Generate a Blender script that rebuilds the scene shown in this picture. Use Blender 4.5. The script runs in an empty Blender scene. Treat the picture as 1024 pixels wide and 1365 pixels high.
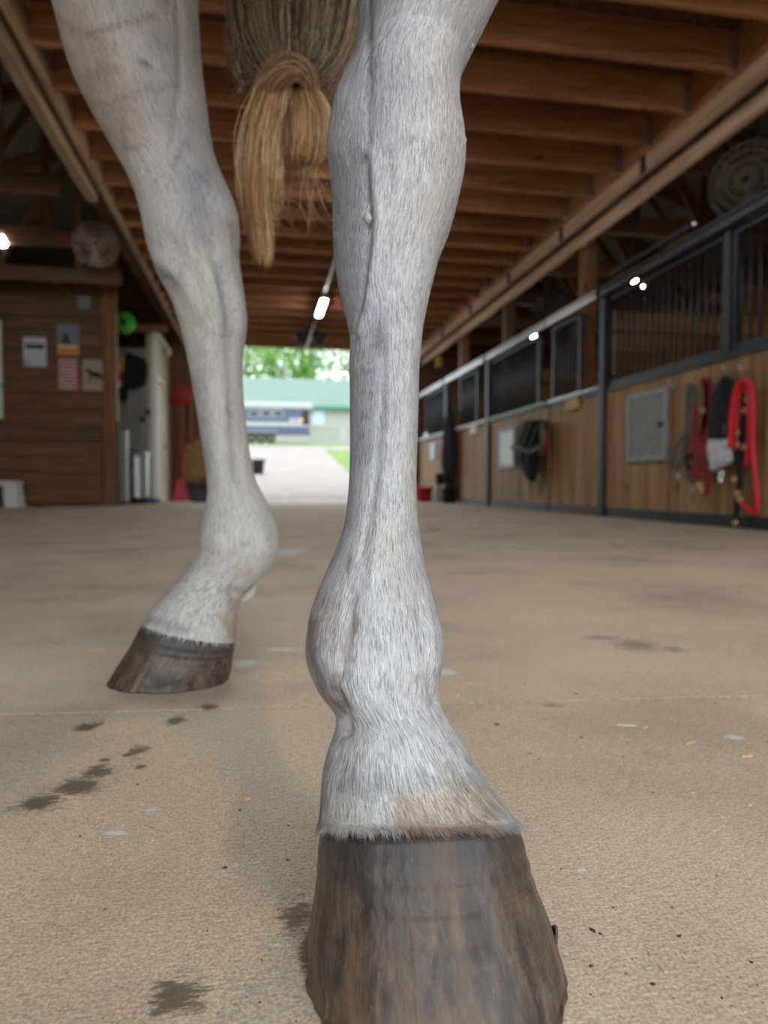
import bpy, math, random
import numpy as np
from mathutils import Vector, Matrix

random.seed(7); RNG = np.random.default_rng(7)
S = bpy.context.scene
COL = S.collection

# ------------------------------------------------------------------ camera
FPX, CAM_H = 920.0, 0.29
YAW = math.atan2(512 - 348, FPX)
PITCH = math.atan2(682.5 - 648, FPX)
fw = np.array([math.sin(YAW) * math.cos(PITCH), math.cos(YAW) * math.cos(PITCH), -math.sin(PITCH)])
rt = np.array([math.cos(YAW), -math.sin(YAW), 0.0])
up = np.cross(rt, fw)
CAMP = np.array([0, 0, CAM_H])
cd = bpy.data.cameras.new('camera')
cam = bpy.data.objects.new('camera', cd); COL.objects.link(cam)
cd.sensor_fit = 'HORIZONTAL'; cd.sensor_width = 36.0
cd.lens = FPX / 1024 * 36.0
cd.clip_start = 0.02; cd.clip_end = 400
M = Matrix((tuple(rt), tuple(up), tuple(-fw))).transposed().to_4x4()
M.translation = Vector(CAMP)
cam.matrix_world = M
cd.dof.use_dof = True
cd.dof.focus_distance = 0.47
cd.dof.aperture_fstop = cd.lens / 4.0
S.camera = cam

# ------------------------------------------------------------------ world, sun, exposure
S.view_settings.view_transform = 'Standard'
S.view_settings.look = 'None'
S.view_settings.gamma = 1.0
S.view_settings.use_curve_mapping = False
S.view_settings.exposure = 1.0
wd = bpy.data.worlds.new('sky'); S.world = wd; wd.use_nodes = True
bg = wd.node_tree.nodes['Background']
bg.inputs[0].default_value = (0.86, 0.94, 1.0, 1); bg.inputs[1].default_value = 1.9
sl = bpy.data.lights.new('sun', 'SUN'); sl.energy = 0.5; sl.angle = math.radians(12); sl.color = (1, .96, .88)
so = bpy.data.objects.new('sun', sl); COL.objects.link(so)
so.rotation_euler = (math.radians(10), math.radians(-38), 0)

# ------------------------------------------------------------------ layout helpers
def ray(x, y): return fw + rt * ((x - 512) / FPX) - up * ((y - 682.5) / FPX)
def onX(x, y, X0): d = ray(x, y); return CAMP + d * (X0 / d[0])
def onY(x, y, Y0): d = ray(x, y); return CAMP + d * (Y0 / d[1])
def onZ(x, y, Z0=0.): d = ray(x, y); return CAMP + d * ((Z0 - CAM_H) / d[2])
def at(x, y, dd): return CAMP + ray(x, y) * dd
def proj(p):
    q = np.asarray(p) - CAMP; d = q @ fw
    return 512 + FPX * (q @ rt) / d, 682.5 - FPX * (q @ up) / d
RH = rt.copy(); FH = np.array([math.sin(YAW), math.cos(YAW), 0.]); ZU = np.array([0, 0, 1.])
def uv3(u, v, z): return RH * u + FH * v + ZU * z        # right / away / up from the spot below the lens

WL = {}
def tag(o, label=None, cat=None, group=None, kind=None):
    if label: o['label'] = label
    if cat: o['category'] = cat
    if group: o['group'] = group
    if kind: o['kind'] = kind
    return o
def empty(name, loc, label=None, cat=None, group=None, kind=None):
    o = bpy.data.objects.new(name, None); COL.objects.link(o)
    o.empty_display_size = .1
    o.location = tuple(loc); WL[o.name] = np.array(loc, float)
    return tag(o, label, cat, group, kind)
def place(o, c, parent):
    c = np.array(c, float); COL.objects.link(o)
    if parent is not None:
        o.parent = parent; o.location = tuple(c - WL[parent.name])
    else: o.location = tuple(c)
    WL[o.name] = c
    return o
def mesh_from(name, V, Fs, m, smooth=False):
    me = bpy.data.meshes.new(name)
    me.from_pydata([tuple(v) for v in V], [], [tuple(f) for f in Fs])
    if m: me.materials.append(m)
    if smooth:
        me.polygons.foreach_set('use_smooth', [True] * len(me.polygons))
    me.update()
    return me
def mk(name, V, Fs, m, parent=None, smooth=False, base=False):
    V = np.asarray(V, float)
    c = (V.min(0) + V.max(0)) / 2
    if base: c[2] = V[:, 2].min()
    me = mesh_from(name, V - c, Fs, m, smooth)
    return place(bpy.data.objects.new(name, me), c, parent)
BF = [(0, 3, 2, 1), (4, 5, 6, 7), (0, 1, 5, 4), (1, 2, 6, 5), (2, 3, 7, 6), (3, 0, 4, 7)]
BC = {}
def bxv(c, s):
    c = np.array(c, float); h = np.array(s, float) / 2
    return [c + h * np.array(k) for k in ((-1, -1, -1), (1, -1, -1), (1, 1, -1), (-1, 1, -1), (-1, -1, 1), (1, -1, 1), (1, 1, 1), (-1, 1, 1))]
def chamfer_box(s, b):
    hx, hy, hz = [v / 2 for v in s]
    V = []; idx = {}
    for sx in (-1, 1):
        for sy in (-1, 1):
            for sz in (-1, 1):
                for ax in range(3):
                    p = [sx * (hx - b), sy * (hy - b), sz * (hz - b)]
                    p[ax] = (sx * hx, sy * hy, sz * hz)[ax]
                    idx[sx, sy, sz, ax] = len(V); V.append(p)
    Fs = []
    for ax in range(3):
        a, c = [k for k in range(3) if k != ax]
        for sg in (-1, 1):
            q = []
            for (i, j) in ((-1, -1), (1, -1), (1, 1), (-1, 1)):
                k = [0, 0, 0]; k[ax] = sg; k[a] = i; k[c] = j
                q.append(idx[k[0], k[1], k[2], ax])
            Fs.append(q)
            for sg2 in (-1, 1):           # edge between ax=sg and a=sg2
                k = [0, 0, 0]; k[ax] = sg; k[a] = sg2
                k1 = list(k); k1[c] = -1; k2 = list(k); k2[c] = 1
                if ax < a: Fs.append([idx[(*k1, ax)], idx[(*k2, ax)], idx[(*k2, a)], idx[(*k1, a)]])
                k = [0, 0, 0]; k[ax] = sg; k[c] = sg2
                k1 = list(k); k1[a] = -1; k2 = list(k); k2[a] = 1
                if ax < c: Fs.append([idx[(*k1, ax)], idx[(*k2, ax)], idx[(*k2, c)], idx[(*k1, c)]])
    for sx in (-1, 1):
        for sy in (-1, 1):
            for sz in (-1, 1): Fs.append([idx[sx, sy, sz, k] for k in range(3)])
    return V, Fs
def fix_normals(me):
    import bmesh
    b = bmesh.new(); b.from_mesh(me); bmesh.ops.recalc_face_normals(b, faces=b.faces[:]); b.to_mesh(me); b.free()
def box(name, c, s, m, parent=None, bev=0., rot=None):
    key = (tuple(round(v, 4) for v in s), m.name, bev)
    if key not in BC:
        if bev: V, Fs = chamfer_box(s, bev)
        else: V, Fs = bxv((0, 0, 0), s), BF
        me = mesh_from(name, V, Fs, m)
        if bev: fix_normals(me)
        BC[key] = me
    o = bpy.data.objects.new(name, BC[key])
    place(o, c, parent)
    if rot: o.rotation_euler = rot
    return o
class MB:
    def __init__(s): s.V = []; s.F = []; s.rings = []
    def add(s, V, Fs):
        n = len(s.V); s.V += [np.array(v, float) for v in V]; s.F += [tuple(i + n for i in f) for f in Fs]; return s
    def box(s, c, sz): return s.add(bxv(c, sz), BF)
    def tube(s, pts, r, n=8, cap=True):
        P = [np.array(p, float) for p in pts]; rs = r if hasattr(r, '__len__') else [r] * len(P)
        V = []; ref = None
        for i, p in enumerate(P):
            t = P[min(i + 1, len(P) - 1)] - P[max(i - 1, 0)]; t = t / (np.linalg.norm(t) + 1e-9)
            if ref is None: ref = np.array([0, 0, 1.]) if abs(t[2]) < .9 else np.array([1., 0, 0])
            a = np.cross(t, ref); a /= np.linalg.norm(a) + 1e-9; b = np.cross(a, t); ref = b
            for k in range(n):
                q = 2 * math.pi * k / n; V.append(p + (a * math.cos(q) + b * math.sin(q)) * rs[i])
        Fs = [(i * n + k, i * n + (k + 1) % n, (i + 1) * n + (k + 1) % n, (i + 1) * n + k) for i in range(len(P) - 1) for k in range(n)]
        if cap: Fs += [tuple(range(n))[::-1], tuple((len(P) - 1) * n + k for k in range(n))]
        return s.add(V, Fs)
    def lathe(s, prof, c=(0, 0, 0), n=20, ax=2):
        V = []; c = np.array(c, float)
        for (r, z) in prof:
            for k in range(n):
                q = 2 * math.pi * k / n; p = [r * math.cos(q), r * math.sin(q), z]
                if ax == 1: p = [p[0], z, p[1]]
                if ax == 0: p = [z, p[0], p[1]]
                V.append(c + np.array(p))
        m = len(prof)
        Fs = [(i * n + k, i * n + (k + 1) % n, (i + 1) * n + (k + 1) % n, (i + 1) * n + k) for i in range(m - 1) for k in range(n)]
        Fs += [tuple(range(n))[::-1], tuple((m - 1) * n + k for k in range(n))]
        return s.add(V, Fs)
    def prism(s, pts, ax, t):      # closed outline (3-D points) pushed along ax by t
        A = [np.array(p, float) for p in pts]; d = np.zeros(3); d[ax] = t; n = len(A)
        return s.add(A + [a + d for a in A], [tuple(range(n)), tuple(range(2 * n - 1, n - 1, -1))] + [(k, (k + 1) % n, n + (k + 1) % n, n + k) for k in range(n)])
    def build(s, name, m, parent=None, smooth=False, base=False):
        o = mk(name, s.V, s.F, m, parent, smooth, base); fix_normals(o.data); return o
def smooth_path(P, n=6):
    P = [np.array(p, float) for p in P]; out = []
    for i in range(len(P) - 1):
        p0, p1, p2, p3 = P[max(i - 1, 0)], P[i], P[i + 1], P[min(i + 2, len(P) - 1)]
        for k in range(n):
            t = k / n
            out.append(.5 * (2 * p1 + (p2 - p0) * t + (2 * p0 - 5 * p1 + 4 * p2 - p3) * t * t + (3 * p1 - p0 - 3 * p2 + p3) * t ** 3))
    out.append(P[-1]); return out

# ------------------------------------------------------------------ materials
def lin(r, g, b):
    f = lambda c: (c / 255 / 12.92) if c / 255 <= .04045 else ((c / 255 + .055) / 1.055) ** 2.4
    return (f(r), f(g), f(b), 1)
def newmat(name):
    m = bpy.data.materials.new(name); m.use_nodes = True
    nt = m.node_tree; return m, nt, nt.nodes['Principled BSDF']
def N(nt, t, **kw):
    n = nt.nodes.new(t)
    for k, v in kw.items():
        if k in ('operation', 'blend_type', 'data_type', 'attribute_name', 'noise_dimensions', 'feature', 'bands_direction', 'wave_type', 'distance'): setattr(n, k, v)
        else: n.inputs[k].default_value = v
    return n
def L(nt, a, b): nt.links.new(a, b)
def mixc(nt, fac, a, b, mode='MIX'):
    n = nt.nodes.new('ShaderNodeMix'); n.data_type = 'RGBA'; n.blend_type = mode
    for i, v in ((0, fac), (6, a), (7, b)):
        if hasattr(v, 'is_output'): L(nt, v, n.inputs[i])
        else: n.inputs[i].default_value = v
    return n.outputs[2]
def math_(nt, op, a, b=None, c=None):
    n = nt.nodes.new('ShaderNodeMath'); n.operation = op
    for i, v in enumerate((a, b, c)):
        if v is None: continue
        if hasattr(v, 'is_output'): L(nt, v, n.inputs[i])
        else: n.inputs[i].default_value = v
    return n.outputs[0]
def ramp(nt, fac, stops):
    n = nt.nodes.new('ShaderNodeValToRGB'); e = n.color_ramp.elements
    while len(e) < len(stops): e.new(.5)
    for k, (p, c) in enumerate(stops): e[k].position = p; e[k].color = c if len(c) == 4 else (*c, 1)
    L(nt, fac, n.inputs[0]); return n.outputs[0]
def bump(nt, h, strength, dist, bs):
    b = N(nt, 'ShaderNodeBump', Strength=strength, Distance=dist); L(nt, h, b.inputs['Height']); L(nt, b.outputs[0], bs.inputs['Normal'])
def coords(nt, scale, rnd=True, kind='Object'):
    tc = nt.nodes.new('ShaderNodeTexCoord'); mp = nt.nodes.new('ShaderNodeMapping')
    mp.inputs['Scale'].default_value = scale
    if rnd:
        oi = nt.nodes.new('ShaderNodeObjectInfo'); mu = math_(nt, 'MULTIPLY', oi.outputs['Random'], 37.)
        cb = nt.nodes.new('ShaderNodeCombineXYZ')
        for k in range(3): L(nt, mu, cb.inputs[k])
        L(nt, cb.outputs[0], mp.inputs['Location'])
    L(nt, tc.outputs[kind], mp.inputs[0]); return mp.outputs[0]
def plain(name, col, rough=.6, metal=0., var=.15, scale=14., emit=None, es=0.):
    m, nt, bs = newmat(name)
    n = N(nt, 'ShaderNodeTexNoise', Scale=1., Detail=4.); L(nt, coords(nt, (scale,) * 3), n.inputs[0])
    c2 = tuple(min(1, v * (1 + var)) for v in col[:3]) + (1,); c1 = tuple(v * (1 - var) for v in col[:3]) + (1,)
    L(nt, ramp(nt, n.outputs[0], [(.3, c1), (.7, c2)]), bs.inputs['Base Color'])
    bs.inputs['Roughness'].default_value = rough; bs.inputs['Metallic'].default_value = metal
    if emit: bs.inputs['Emission Color'].default_value = emit; bs.inputs['Emission Strength'].default_value = es
    return m
def wood(name, col, dark, axis, rough=.65, grain=1., var=.35):
    m, nt, bs = newmat(name)
    sc = [22. * grain] * 3; sc[axis] = 1.3 * grain
    v = coords(nt, tuple(sc))
    n = N(nt, 'ShaderNodeTexNoise', Scale=1., Detail=6., Roughness=.65, Distortion=.6); L(nt, v, n.inputs[0])
    n2 = N(nt, 'ShaderNodeTexNoise', Scale=.22, Detail=2.); L(nt, v, n2.inputs[0])
    sk = [5. * grain] * 3; sk[axis] = 2.2 * grain
    vk = N(nt, 'ShaderNodeTexVoronoi', Scale=1.); L(nt, coords(nt, tuple(sk)), vk.inputs[0])
    c = ramp(nt, n.outputs[0], [(.32, dark), (.62, col)])
    oi = nt.nodes.new('ShaderNodeObjectInfo')
    k = math_(nt, 'MULTIPLY_ADD', oi.outputs['Random'], var, 1 - var / 2)
    k = math_(nt, 'MULTIPLY', k, math_(nt, 'MULTIPLY_ADD', n2.outputs[0], .5, .75))
    hs = N(nt, 'ShaderNodeHueSaturation'); L(nt, c, hs.inputs['Color']); L(nt, k, hs.inputs['Value'])
    kn = ramp(nt, vk.outputs['Distance'], [(.05, (1, 1, 1)), (.12, (0, 0, 0))])
    L(nt, mixc(nt, kn, hs.outputs[0], tuple(x * .35 for x in dark[:3]) + (1,)), bs.inputs['Base Color'])
    bs.inputs['Roughness'].default_value = rough
    bump(nt, n.outputs[0], .25, .004, bs)
    return m

M_JOIST = wood('joist_pine', lin(176, 120, 76), lin(124, 78, 46), 0)
M_OSB, nt, bs = newmat('osb_sheathing')
vo = N(nt, 'ShaderNodeTexVoronoi', Scale=1.); L(nt, coords(nt, (26, 55, 20)), vo.inputs[0])
L(nt, ramp(nt, vo.outputs['Color'], [(.1, lin(70, 44, 28)), (.9, lin(122, 82, 54))]), bs.inputs['Base Color'])
bs.inputs['Roughness'].default_value = .8
M_HEAD = wood('header_timber', lin(220, 186, 158), lin(170, 136, 110), 1)
M_HEAD2 = wood('header_timber_left', lin(200, 176, 146), lin(144, 118, 92), 1)
M_PLANKH = wood('wall_plank_pine', lin(132, 90, 54), lin(84, 52, 28), 0, var=.28)
M_BOARDV = wood('stall_board_oak', lin(160, 124, 80), lin(108, 78, 46), 2, var=.28)
M_BOARDG = wood('stall_board_doorlit', lin(206, 172, 132), lin(158, 122, 84), 2, var=.25)  # unused lighter copy of the stall boards, door light put into its colour
M_STALLP = wood('stall_divider_plank', lin(180, 128, 62), lin(120, 78, 34), 0)
M_TRUSS = wood('truss_spruce', lin(130, 86, 54), lin(84, 52, 32), 0)
M_POST = wood('post_timber', lin(140, 94, 56), lin(92, 58, 34), 2)
M_BLACK = plain('black_steel', lin(32, 34, 40), .48, .0)
M_RAIL = plain('galvanised_rail', lin(150, 148, 150), .35, .9)
M_GALV = plain('galvanised_steel', lin(170, 172, 172), .4, .9)
M_SHINY = plain('polished_steel', lin(205, 205, 205), .2, 1.)
M_GRAYW = plain('grey_metal_siding', lin(140, 138, 132), .55)
M_CREAM = plain('cream_paint', lin(188, 176, 146), .5)
M_WHITE = plain('white_plastic', lin(225, 225, 222), .45, var=.05)
M_LINER = plain('roof_liner', lin(122, 116, 108), .85)
M_RED = plain('red_nylon', lin(206, 24, 42), .55, var=.1)
M_DRED = plain('dark_red_fabric', lin(150, 24, 36), .7)
M_REDP = plain('red_plastic', lin(186, 28, 40), .4)
M_BFAB = plain('black_fabric', lin(26, 26, 30), .85)
M_GFAB = plain('grey_webbing', lin(92, 90, 82), .8)
M_WFAB = plain('white_mesh_fabric', lin(196, 196, 200), .9)
M_BRASS = plain('brass', lin(196, 168, 120), .3, .9)
M_GREEN = plain('green_plastic', lin(82, 196, 46), .4)
M_BLUE = plain('blue_plastic', lin(60, 110, 190), .4)
M_YELL = plain('yellow_plastic', lin(226, 176, 20), .45)
M_DARK = plain('black_rubber', lin(24, 24, 25), .7)
M_STRAW = plain('straw_bristle', lin(150, 112, 72), .8)
M_DUST = plain('dusty_metal', lin(92, 84, 74), .8)
M_FANP = plain('fan_aluminium', lin(176, 162, 148), .45, .3)
M_WOUT = plain('weathered_white_paint', lin(158, 158, 158), .5, var=.05)
M_LED = plain('led_diffuser', (1, 1, 1, 1), .4, emit=(1, .985, .96, 1), es=50)
M_BULB = plain('bulb_glass', (1, 1, 1, 1), .3, emit=(.9, .97, 1, 1), es=60)
M_BULBW = plain('warm_bulb_glass', (1, 1, 1, 1), .3, emit=(1, .93, .7, 1), es=30)

# concrete
M_CONC, nt, bs = newmat('broomed_concrete')
tc = nt.nodes.new('ShaderNodeTexCoord'); geo = nt.nodes.new('ShaderNodeNewGeometry'); pos = geo.outputs['Position']
def mapped(sc, rz=0.):
    mp = nt.nodes.new('ShaderNodeMapping'); mp.inputs['Scale'].default_value = sc; mp.inputs['Rotation'].default_value = (0, 0, rz); L(nt, pos, mp.inputs[0]); return mp.outputs[0]
big = N(nt, 'ShaderNodeTexNoise', Scale=2.2, Detail=5., Roughness=.6); L(nt, pos, big.inputs[0])
broom = N(nt, 'ShaderNodeTexNoise', Scale=1., Detail=5., Roughness=.75, Distortion=.4); L(nt, mapped((90, 420, 1), YAW), broom.inputs[0])
grit = N(nt, 'ShaderNodeTexNoise', Scale=420., Detail=3., Roughness=.7); L(nt, pos, grit.inputs[0])
spk = N(nt, 'ShaderNodeTexNoise', Scale=1., Detail=4., Roughness=.6, Distortion=.8); L(nt, mapped((55, 110, 1), YAW), spk.inputs[0])
spw = N(nt, 'ShaderNodeTexNoise', Scale=1., Detail=3., Roughness=.6, Distortion=.8); L(nt, mapped((38, 80, 4), YAW), spw.inputs[0])
c = ramp(nt, big.outputs[0], [(.3, lin(154, 136, 119)), (.5, lin(180, 161, 141)), (.7, lin(192, 174, 153))])
c = mixc(nt, .45, c, ramp(nt, broom.outputs[0], [(.3, (.18, .18, .18)), (.5, (.5, .5, .5)), (.72, (.85, .85, .85))]), 'OVERLAY')
c = mixc(nt, .7, c, ramp(nt, grit.outputs[0], [(.3, (.22, .22, .22)), (.7, (.80, .80, .80))]), 'OVERLAY')
c = mixc(nt, ramp(nt, spk.outputs[0], [(.68, (0, 0, 0)), (.75, (.75, .75, .75))]), c, lin(92, 74, 58))
c = mixc(nt, ramp(nt, spw.outputs[0], [(.71, (0, 0, 0)), (.77, (.7, .7, .7))]), c, lin(222, 216, 206))
dn = N(nt, 'ShaderNodeTexNoise', Scale=1., Detail=4., Roughness=.7); L(nt, mapped((70, 300, 1), YAW), dn.inputs[0])
dn2 = N(nt, 'ShaderNodeTexNoise', Scale=48., Detail=5., Roughness=.7); L(nt, pos, dn2.inputs[0])
def spot(cx, cy, rx, ry, soft=.25):
    mp = nt.nodes.new('ShaderNodeMapping'); mp.vector_type = 'TEXTURE'
    mp.inputs['Location'].default_value = (cx, cy, 0); mp.inputs['Rotation'].default_value = (0, 0, -YAW); mp.inputs['Scale'].default_value = (rx, ry, 1)
    L(nt, pos, mp.inputs[0])
    ln = nt.nodes.new('ShaderNodeVectorMath'); ln.operation = 'LENGTH'; L(nt, mp.outputs[0], ln.inputs[0])
    d = math_(nt, 'ADD', ln.outputs['Value'], math_(nt, 'MULTIPLY_ADD', dn.outputs[0], 2.6, -1.3))
    d = math_(nt, 'ADD', d, math_(nt, 'MULTIPLY_ADD', dn2.outputs[0], 2.4, -1.2))
    return ramp(nt, d, [(.75 - soft, (1, 1, 1)), (.98, (0, 0, 0))])
wet = None
for (px, py, rx, ry) in [(50, 1070, 30, 11), (105, 1048, 32, 11), (130, 1028, 20, 9), (240, 1325, 38, 26), (117, 968, 16, 6), (237, 960, 13, 6), (184, 1001, 14, 7), (280, 943, 12, 4), (395, 1222, 24, 24), (412, 1265, 12, 34), (170, 1006, 8, 3), (190, 1022, 8, 3), (140, 1013, 7, 3)]:
    p = onZ(px, py); q = onZ(px, py + ry); s_ = onZ(px + rx, py)
    a = spot(p[0], p[1], float(np.linalg.norm(s_ - p)) * 1.2, float(np.linalg.norm(q - p)) * 1.2)
    wet = a if wet is None else math_(nt, 'MAXIMUM', wet, a)
c = mixc(nt, math_(nt, 'MULTIPLY', wet, .85), c, lin(84, 66, 44))
smear = None
for (px, py, rx, ry) in [(328, 884, 24, 5), (597, 896, 11, 5), (378, 866, 24, 3), (980, 983, 16, 3), (385, 735, 26, 5), (775, 1160, 8, 3), (155, 1110, 22, 3), (200, 1080, 10, 2)]:
    p = onZ(px, py); q = onZ(px, py + ry); s_ = onZ(px + rx, py)
    a = spot(p[0], p[1], float(np.linalg.norm(s_ - p)), float(np.linalg.norm(q - p)), .2)
    smear = a if smear is None else math_(nt, 'MAXIMUM', smear, a)
c = mixc(nt, math_(nt, 'MULTIPLY', smear, .7), c, lin(205, 214, 208))
mud = None
for (px, py, rx, ry) in [(580, 706, 14, 3), (823, 727, 9, 3), (735, 940, 16, 3), (800, 850, 30, 4), (900, 866, 20, 4), (850, 860, 40, 10)]:
    p = onZ(px, py); q = onZ(px, py + ry); s_ = onZ(px + rx, py)
    a = spot(p[0], p[1], float(np.linalg.norm(s_ - p)), float(np.linalg.norm(q - p)), .4)
    mud = a if mud is None else math_(nt, 'MAXIMUM', mud, a)
c = mixc(nt, math_(nt, 'MULTIPLY', mud, .55), c, lin(84, 66, 50))
L(nt, c, bs.inputs['Base Color'])
L(nt, math_(nt, 'MULTIPLY_ADD', wet, -.25, .72), bs.inputs['Roughness'])
hh = math_(nt, 'ADD', broom.outputs[0], math_(nt, 'MULTIPLY', grit.outputs[0], .5))
bump(nt, hh, .55, .0012, bs)
M_JOINT = plain('joint_dirt', lin(150, 112, 78), .9, scale=60)
M_DRIVE = plain('gravel_drive', lin(132, 123, 119), .95, var=.12, scale=1.5)
M_GRASS = plain('lawn_grass', lin(88, 116, 42), .9, var=.3, scale=1.)
M_LEAF = plain('tree_leaf', lin(96, 140, 48), .6, var=.3, scale=.6)
M_BARK = plain('tree_bark', lin(92, 74, 58), .9)
M_GROOF = plain('green_metal_roof', lin(86, 110, 98), .6, var=.06, scale=.6)
M_GTRIM = plain('green_trim', lin(40, 120, 90), .5)
M_SIDING = plain('white_siding', lin(160, 155, 150), .6, var=.05)
M_TRDARK = plain('trailer_paint', lin(64, 76, 98), .3, .2)
M_TRWIN = plain('trailer_window', lin(30, 36, 44), .15)

# ================================================================== SETTING
YN, YF = -1.7, 14.4                      # near and far ends of the barn
XR, XL = 3.25, -1.62                      # stall line on the right, header line on the left
XW0, XW1 = -6.2, 7.2                     # outer walls
ZJ = 3.04                                # underside of the joists

# floor: slabs with a joint
fl = empty('floor', (0, 5, -.12), kind='structure'); fl['label'] = 'broom finished concrete barn floor with dark wet spots'
mk('slab_bed', bxv(((XW0 + XW1) / 2, 5.7, -.09), (XW1 - XW0, YF - YN, .06)), BF, M_JOINT, fl)
def slab(ya, yb, sl_a, sl_b):
    V = [];
    for z in (-.06, 0):
        V += [(XW0, ya + sl_a * XW0, z), (XW1, ya + sl_a * XW1, z), (XW1, yb + sl_b * XW1, z), (XW0, yb + sl_b * XW0, z)]
    mk('slab', V, BF, M_CONC, fl)
ys = [(YN, 0), (.905, -.1), (4.6, 0), (9.0, 0), (YF, 0)]
for k in range(4):
    slab(ys[k][0] + (.003 if k else 0), ys[k + 1][0] - (.003 if k < 3 else 0), ys[k][1], ys[k + 1][1])
mk('joint_fill', [(XW0, .90 - .1 * XW0, -.06), (XW1, .90 - .1 * XW1, -.06), (XW1, .91 - .1 * XW1, -.06), (XW0, .91 - .1 * XW0, -.06)] +
   [(XW0, .90 - .1 * XW0, -.0015), (XW1, .90 - .1 * XW1, -.0015), (XW1, .91 - .1 * XW1, -.0015), (XW0, .91 - .1 * XW0, -.0015)], BF, M_JOINT, fl)

# ceiling of the aisle: OSB deck on joists
ce = empty('ceiling', (.8, 5.7, ZJ + .3), kind='structure'); ce['label'] = 'loft floor of wood joists under strand board above the aisle'
y = YN
while y < YF - .1:
    y2 = min(y + 1.22, YF); box('deck_sheet', ((XL + XR) / 2, (y + y2) / 2, ZJ + .31), (XR - XL + .3, y2 - y - .006, .018), M_OSB, ce); y = y2
y = 4.22 - .507 * 14
while y < YF - .1:
    box('joist', ((-1.45 + 3.12) / 2, y, ZJ + .13), (3.12 + 1.45, .04, .26), M_JOIST, ce, bev=.003)
    box('joist_hanger', (3.10, y, ZJ + .09), (.05, .048, .19), M_GALV, ce)
    y += .507

# headers: timber boxes carrying the sliding tracks
t1 = empty('trim_1', (XR, 5.7, 2.8), kind='structure'); t1['label'] = 'long header beam above the stall fronts on the right'
cy, ly = (YN + YF) / 2, YF - YN
box('rim_board', (XR - .10, cy, ZJ + .14), (.04, ly, .30), M_JOIST, t1)
def longboard(name, x0, x1, z0, z1, m, par):
    y = YN
    while y < YF:
        y2 = min(y + 4.88, YF); box(name, ((x0 + x1) / 2, (y + y2) / 2, (z0 + z1) / 2), (x1 - x0, y2 - y - .004, z1 - z0), m, par, bev=.004); y = y2
longboard('header_board', XR - .09, XR - .04, 2.90, 3.13, M_HEAD, t1)
longboard('lower_board', XR + .05, XR + .10, 2.80, 2.93, M_HEAD, t1)
longboard('packing', XR - .04, XR + .05, 2.96, 3.13, M_TRUSS, t1)
box('conduit', (XR - .10, cy, 3.135), (.02, ly, .02), M_RAIL, t1)
for (px, py) in [(857, 228), (748, 303), (678, 372), (627, 415), (590, 448)]:
    p = onX(px, py, XR - .1); box('strap', (XR - .10, p[1], 3.02), (.02, .05, .25), M_BLACK, t1)
t2 = empty('trim_2', (XL, 5.7, 2.9), kind='structure'); t2['label'] = 'long header beam along the left edge of the aisle'
longboard('header_board', -1.45, -1.40, 3.02, 3.33, M_HEAD2, t2)
box('lower_board', (-1.55, (YN + 7.0) / 2, 3.03), (.10, 7.0 - YN, .13), M_HEAD2, t2, bev=.01)
box('rail', (-1.39, cy, 3.16), (.02, ly, .03), M_RAIL, t2)

# outer walls and roof
def wallbox(name, c, s, m, label):
    o = box(name, c, s, m); o['kind'] = 'structure'; o['label'] = label; return o
wr = wallbox('wall_right', (XW1, cy, 1.75), (.08, ly, 3.5), M_STALLP, 'outer wall behind the right hand stalls')
wl = wallbox('wall_outer_left', (XW0, cy, 1.75), (.08, ly, 3.5), M_GRAYW, 'outer wall of the open bay on the left')
RZ, EZ, RX = 6.0, 3.35, .82
for nm, xa in (('roof_right', XW1 + .3), ('roof_left', XW0 - .3)):
    o = MB().add([(RX, YN, RZ), (xa, YN, EZ), (xa, YF, EZ), (RX, YF, RZ), (RX, YN, RZ + .06), (xa, YN, EZ + .06), (xa, YF, EZ + .06), (RX, YF, RZ + .06)], BF).build(nm, M_LINER)
    o['kind'] = 'structure'; o['label'] = 'pale lined roof slope above the trusses'
# end walls with the two big openings
def gable(name, yc, label, ox0, ox1, oz):
    w = empty(name, (RX, yc, 0), kind='structure'); w['label'] = label
    t = .1
    MB().box(((XW0 + ox0) / 2, yc, 1.7), (ox0 - XW0, t, 3.4)).build('wall_side', M_PLANKH, w)
    MB().box(((XW1 + ox1) / 2, yc, 1.7), (XW1 - ox1, t, 3.4)).build('wall_side', M_PLANKH, w)
    MB().box(((ox0 + ox1) / 2, yc, (oz + 3.4) / 2), (ox1 - ox0, t, 3.4 - oz)).build('lintel', M_JOIST, w)
    MB().prism([(XW0 - .3, yc - t / 2, EZ), (XW1 + .3, yc - t / 2, EZ), (RX, yc - t / 2, RZ)], 1, t).build('gable_panel', M_PLANKH, w)
    return w
gable('wall_far', YF, 'far end wall around the open doorway', -.85, 3.05, 3.12)
gable('wall_near', YN, 'near end wall around the open doorway behind the viewer', -3.4, 5.0, 3.3)
box('jamb_post', (3.0, YF - .12, 1.55), (.14, .14, 3.1), M_POST)['kind'] = 'structure'
bpy.data.objects['jamb_post']['label'] = 'brown timber jamb of the far doorway'

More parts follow.
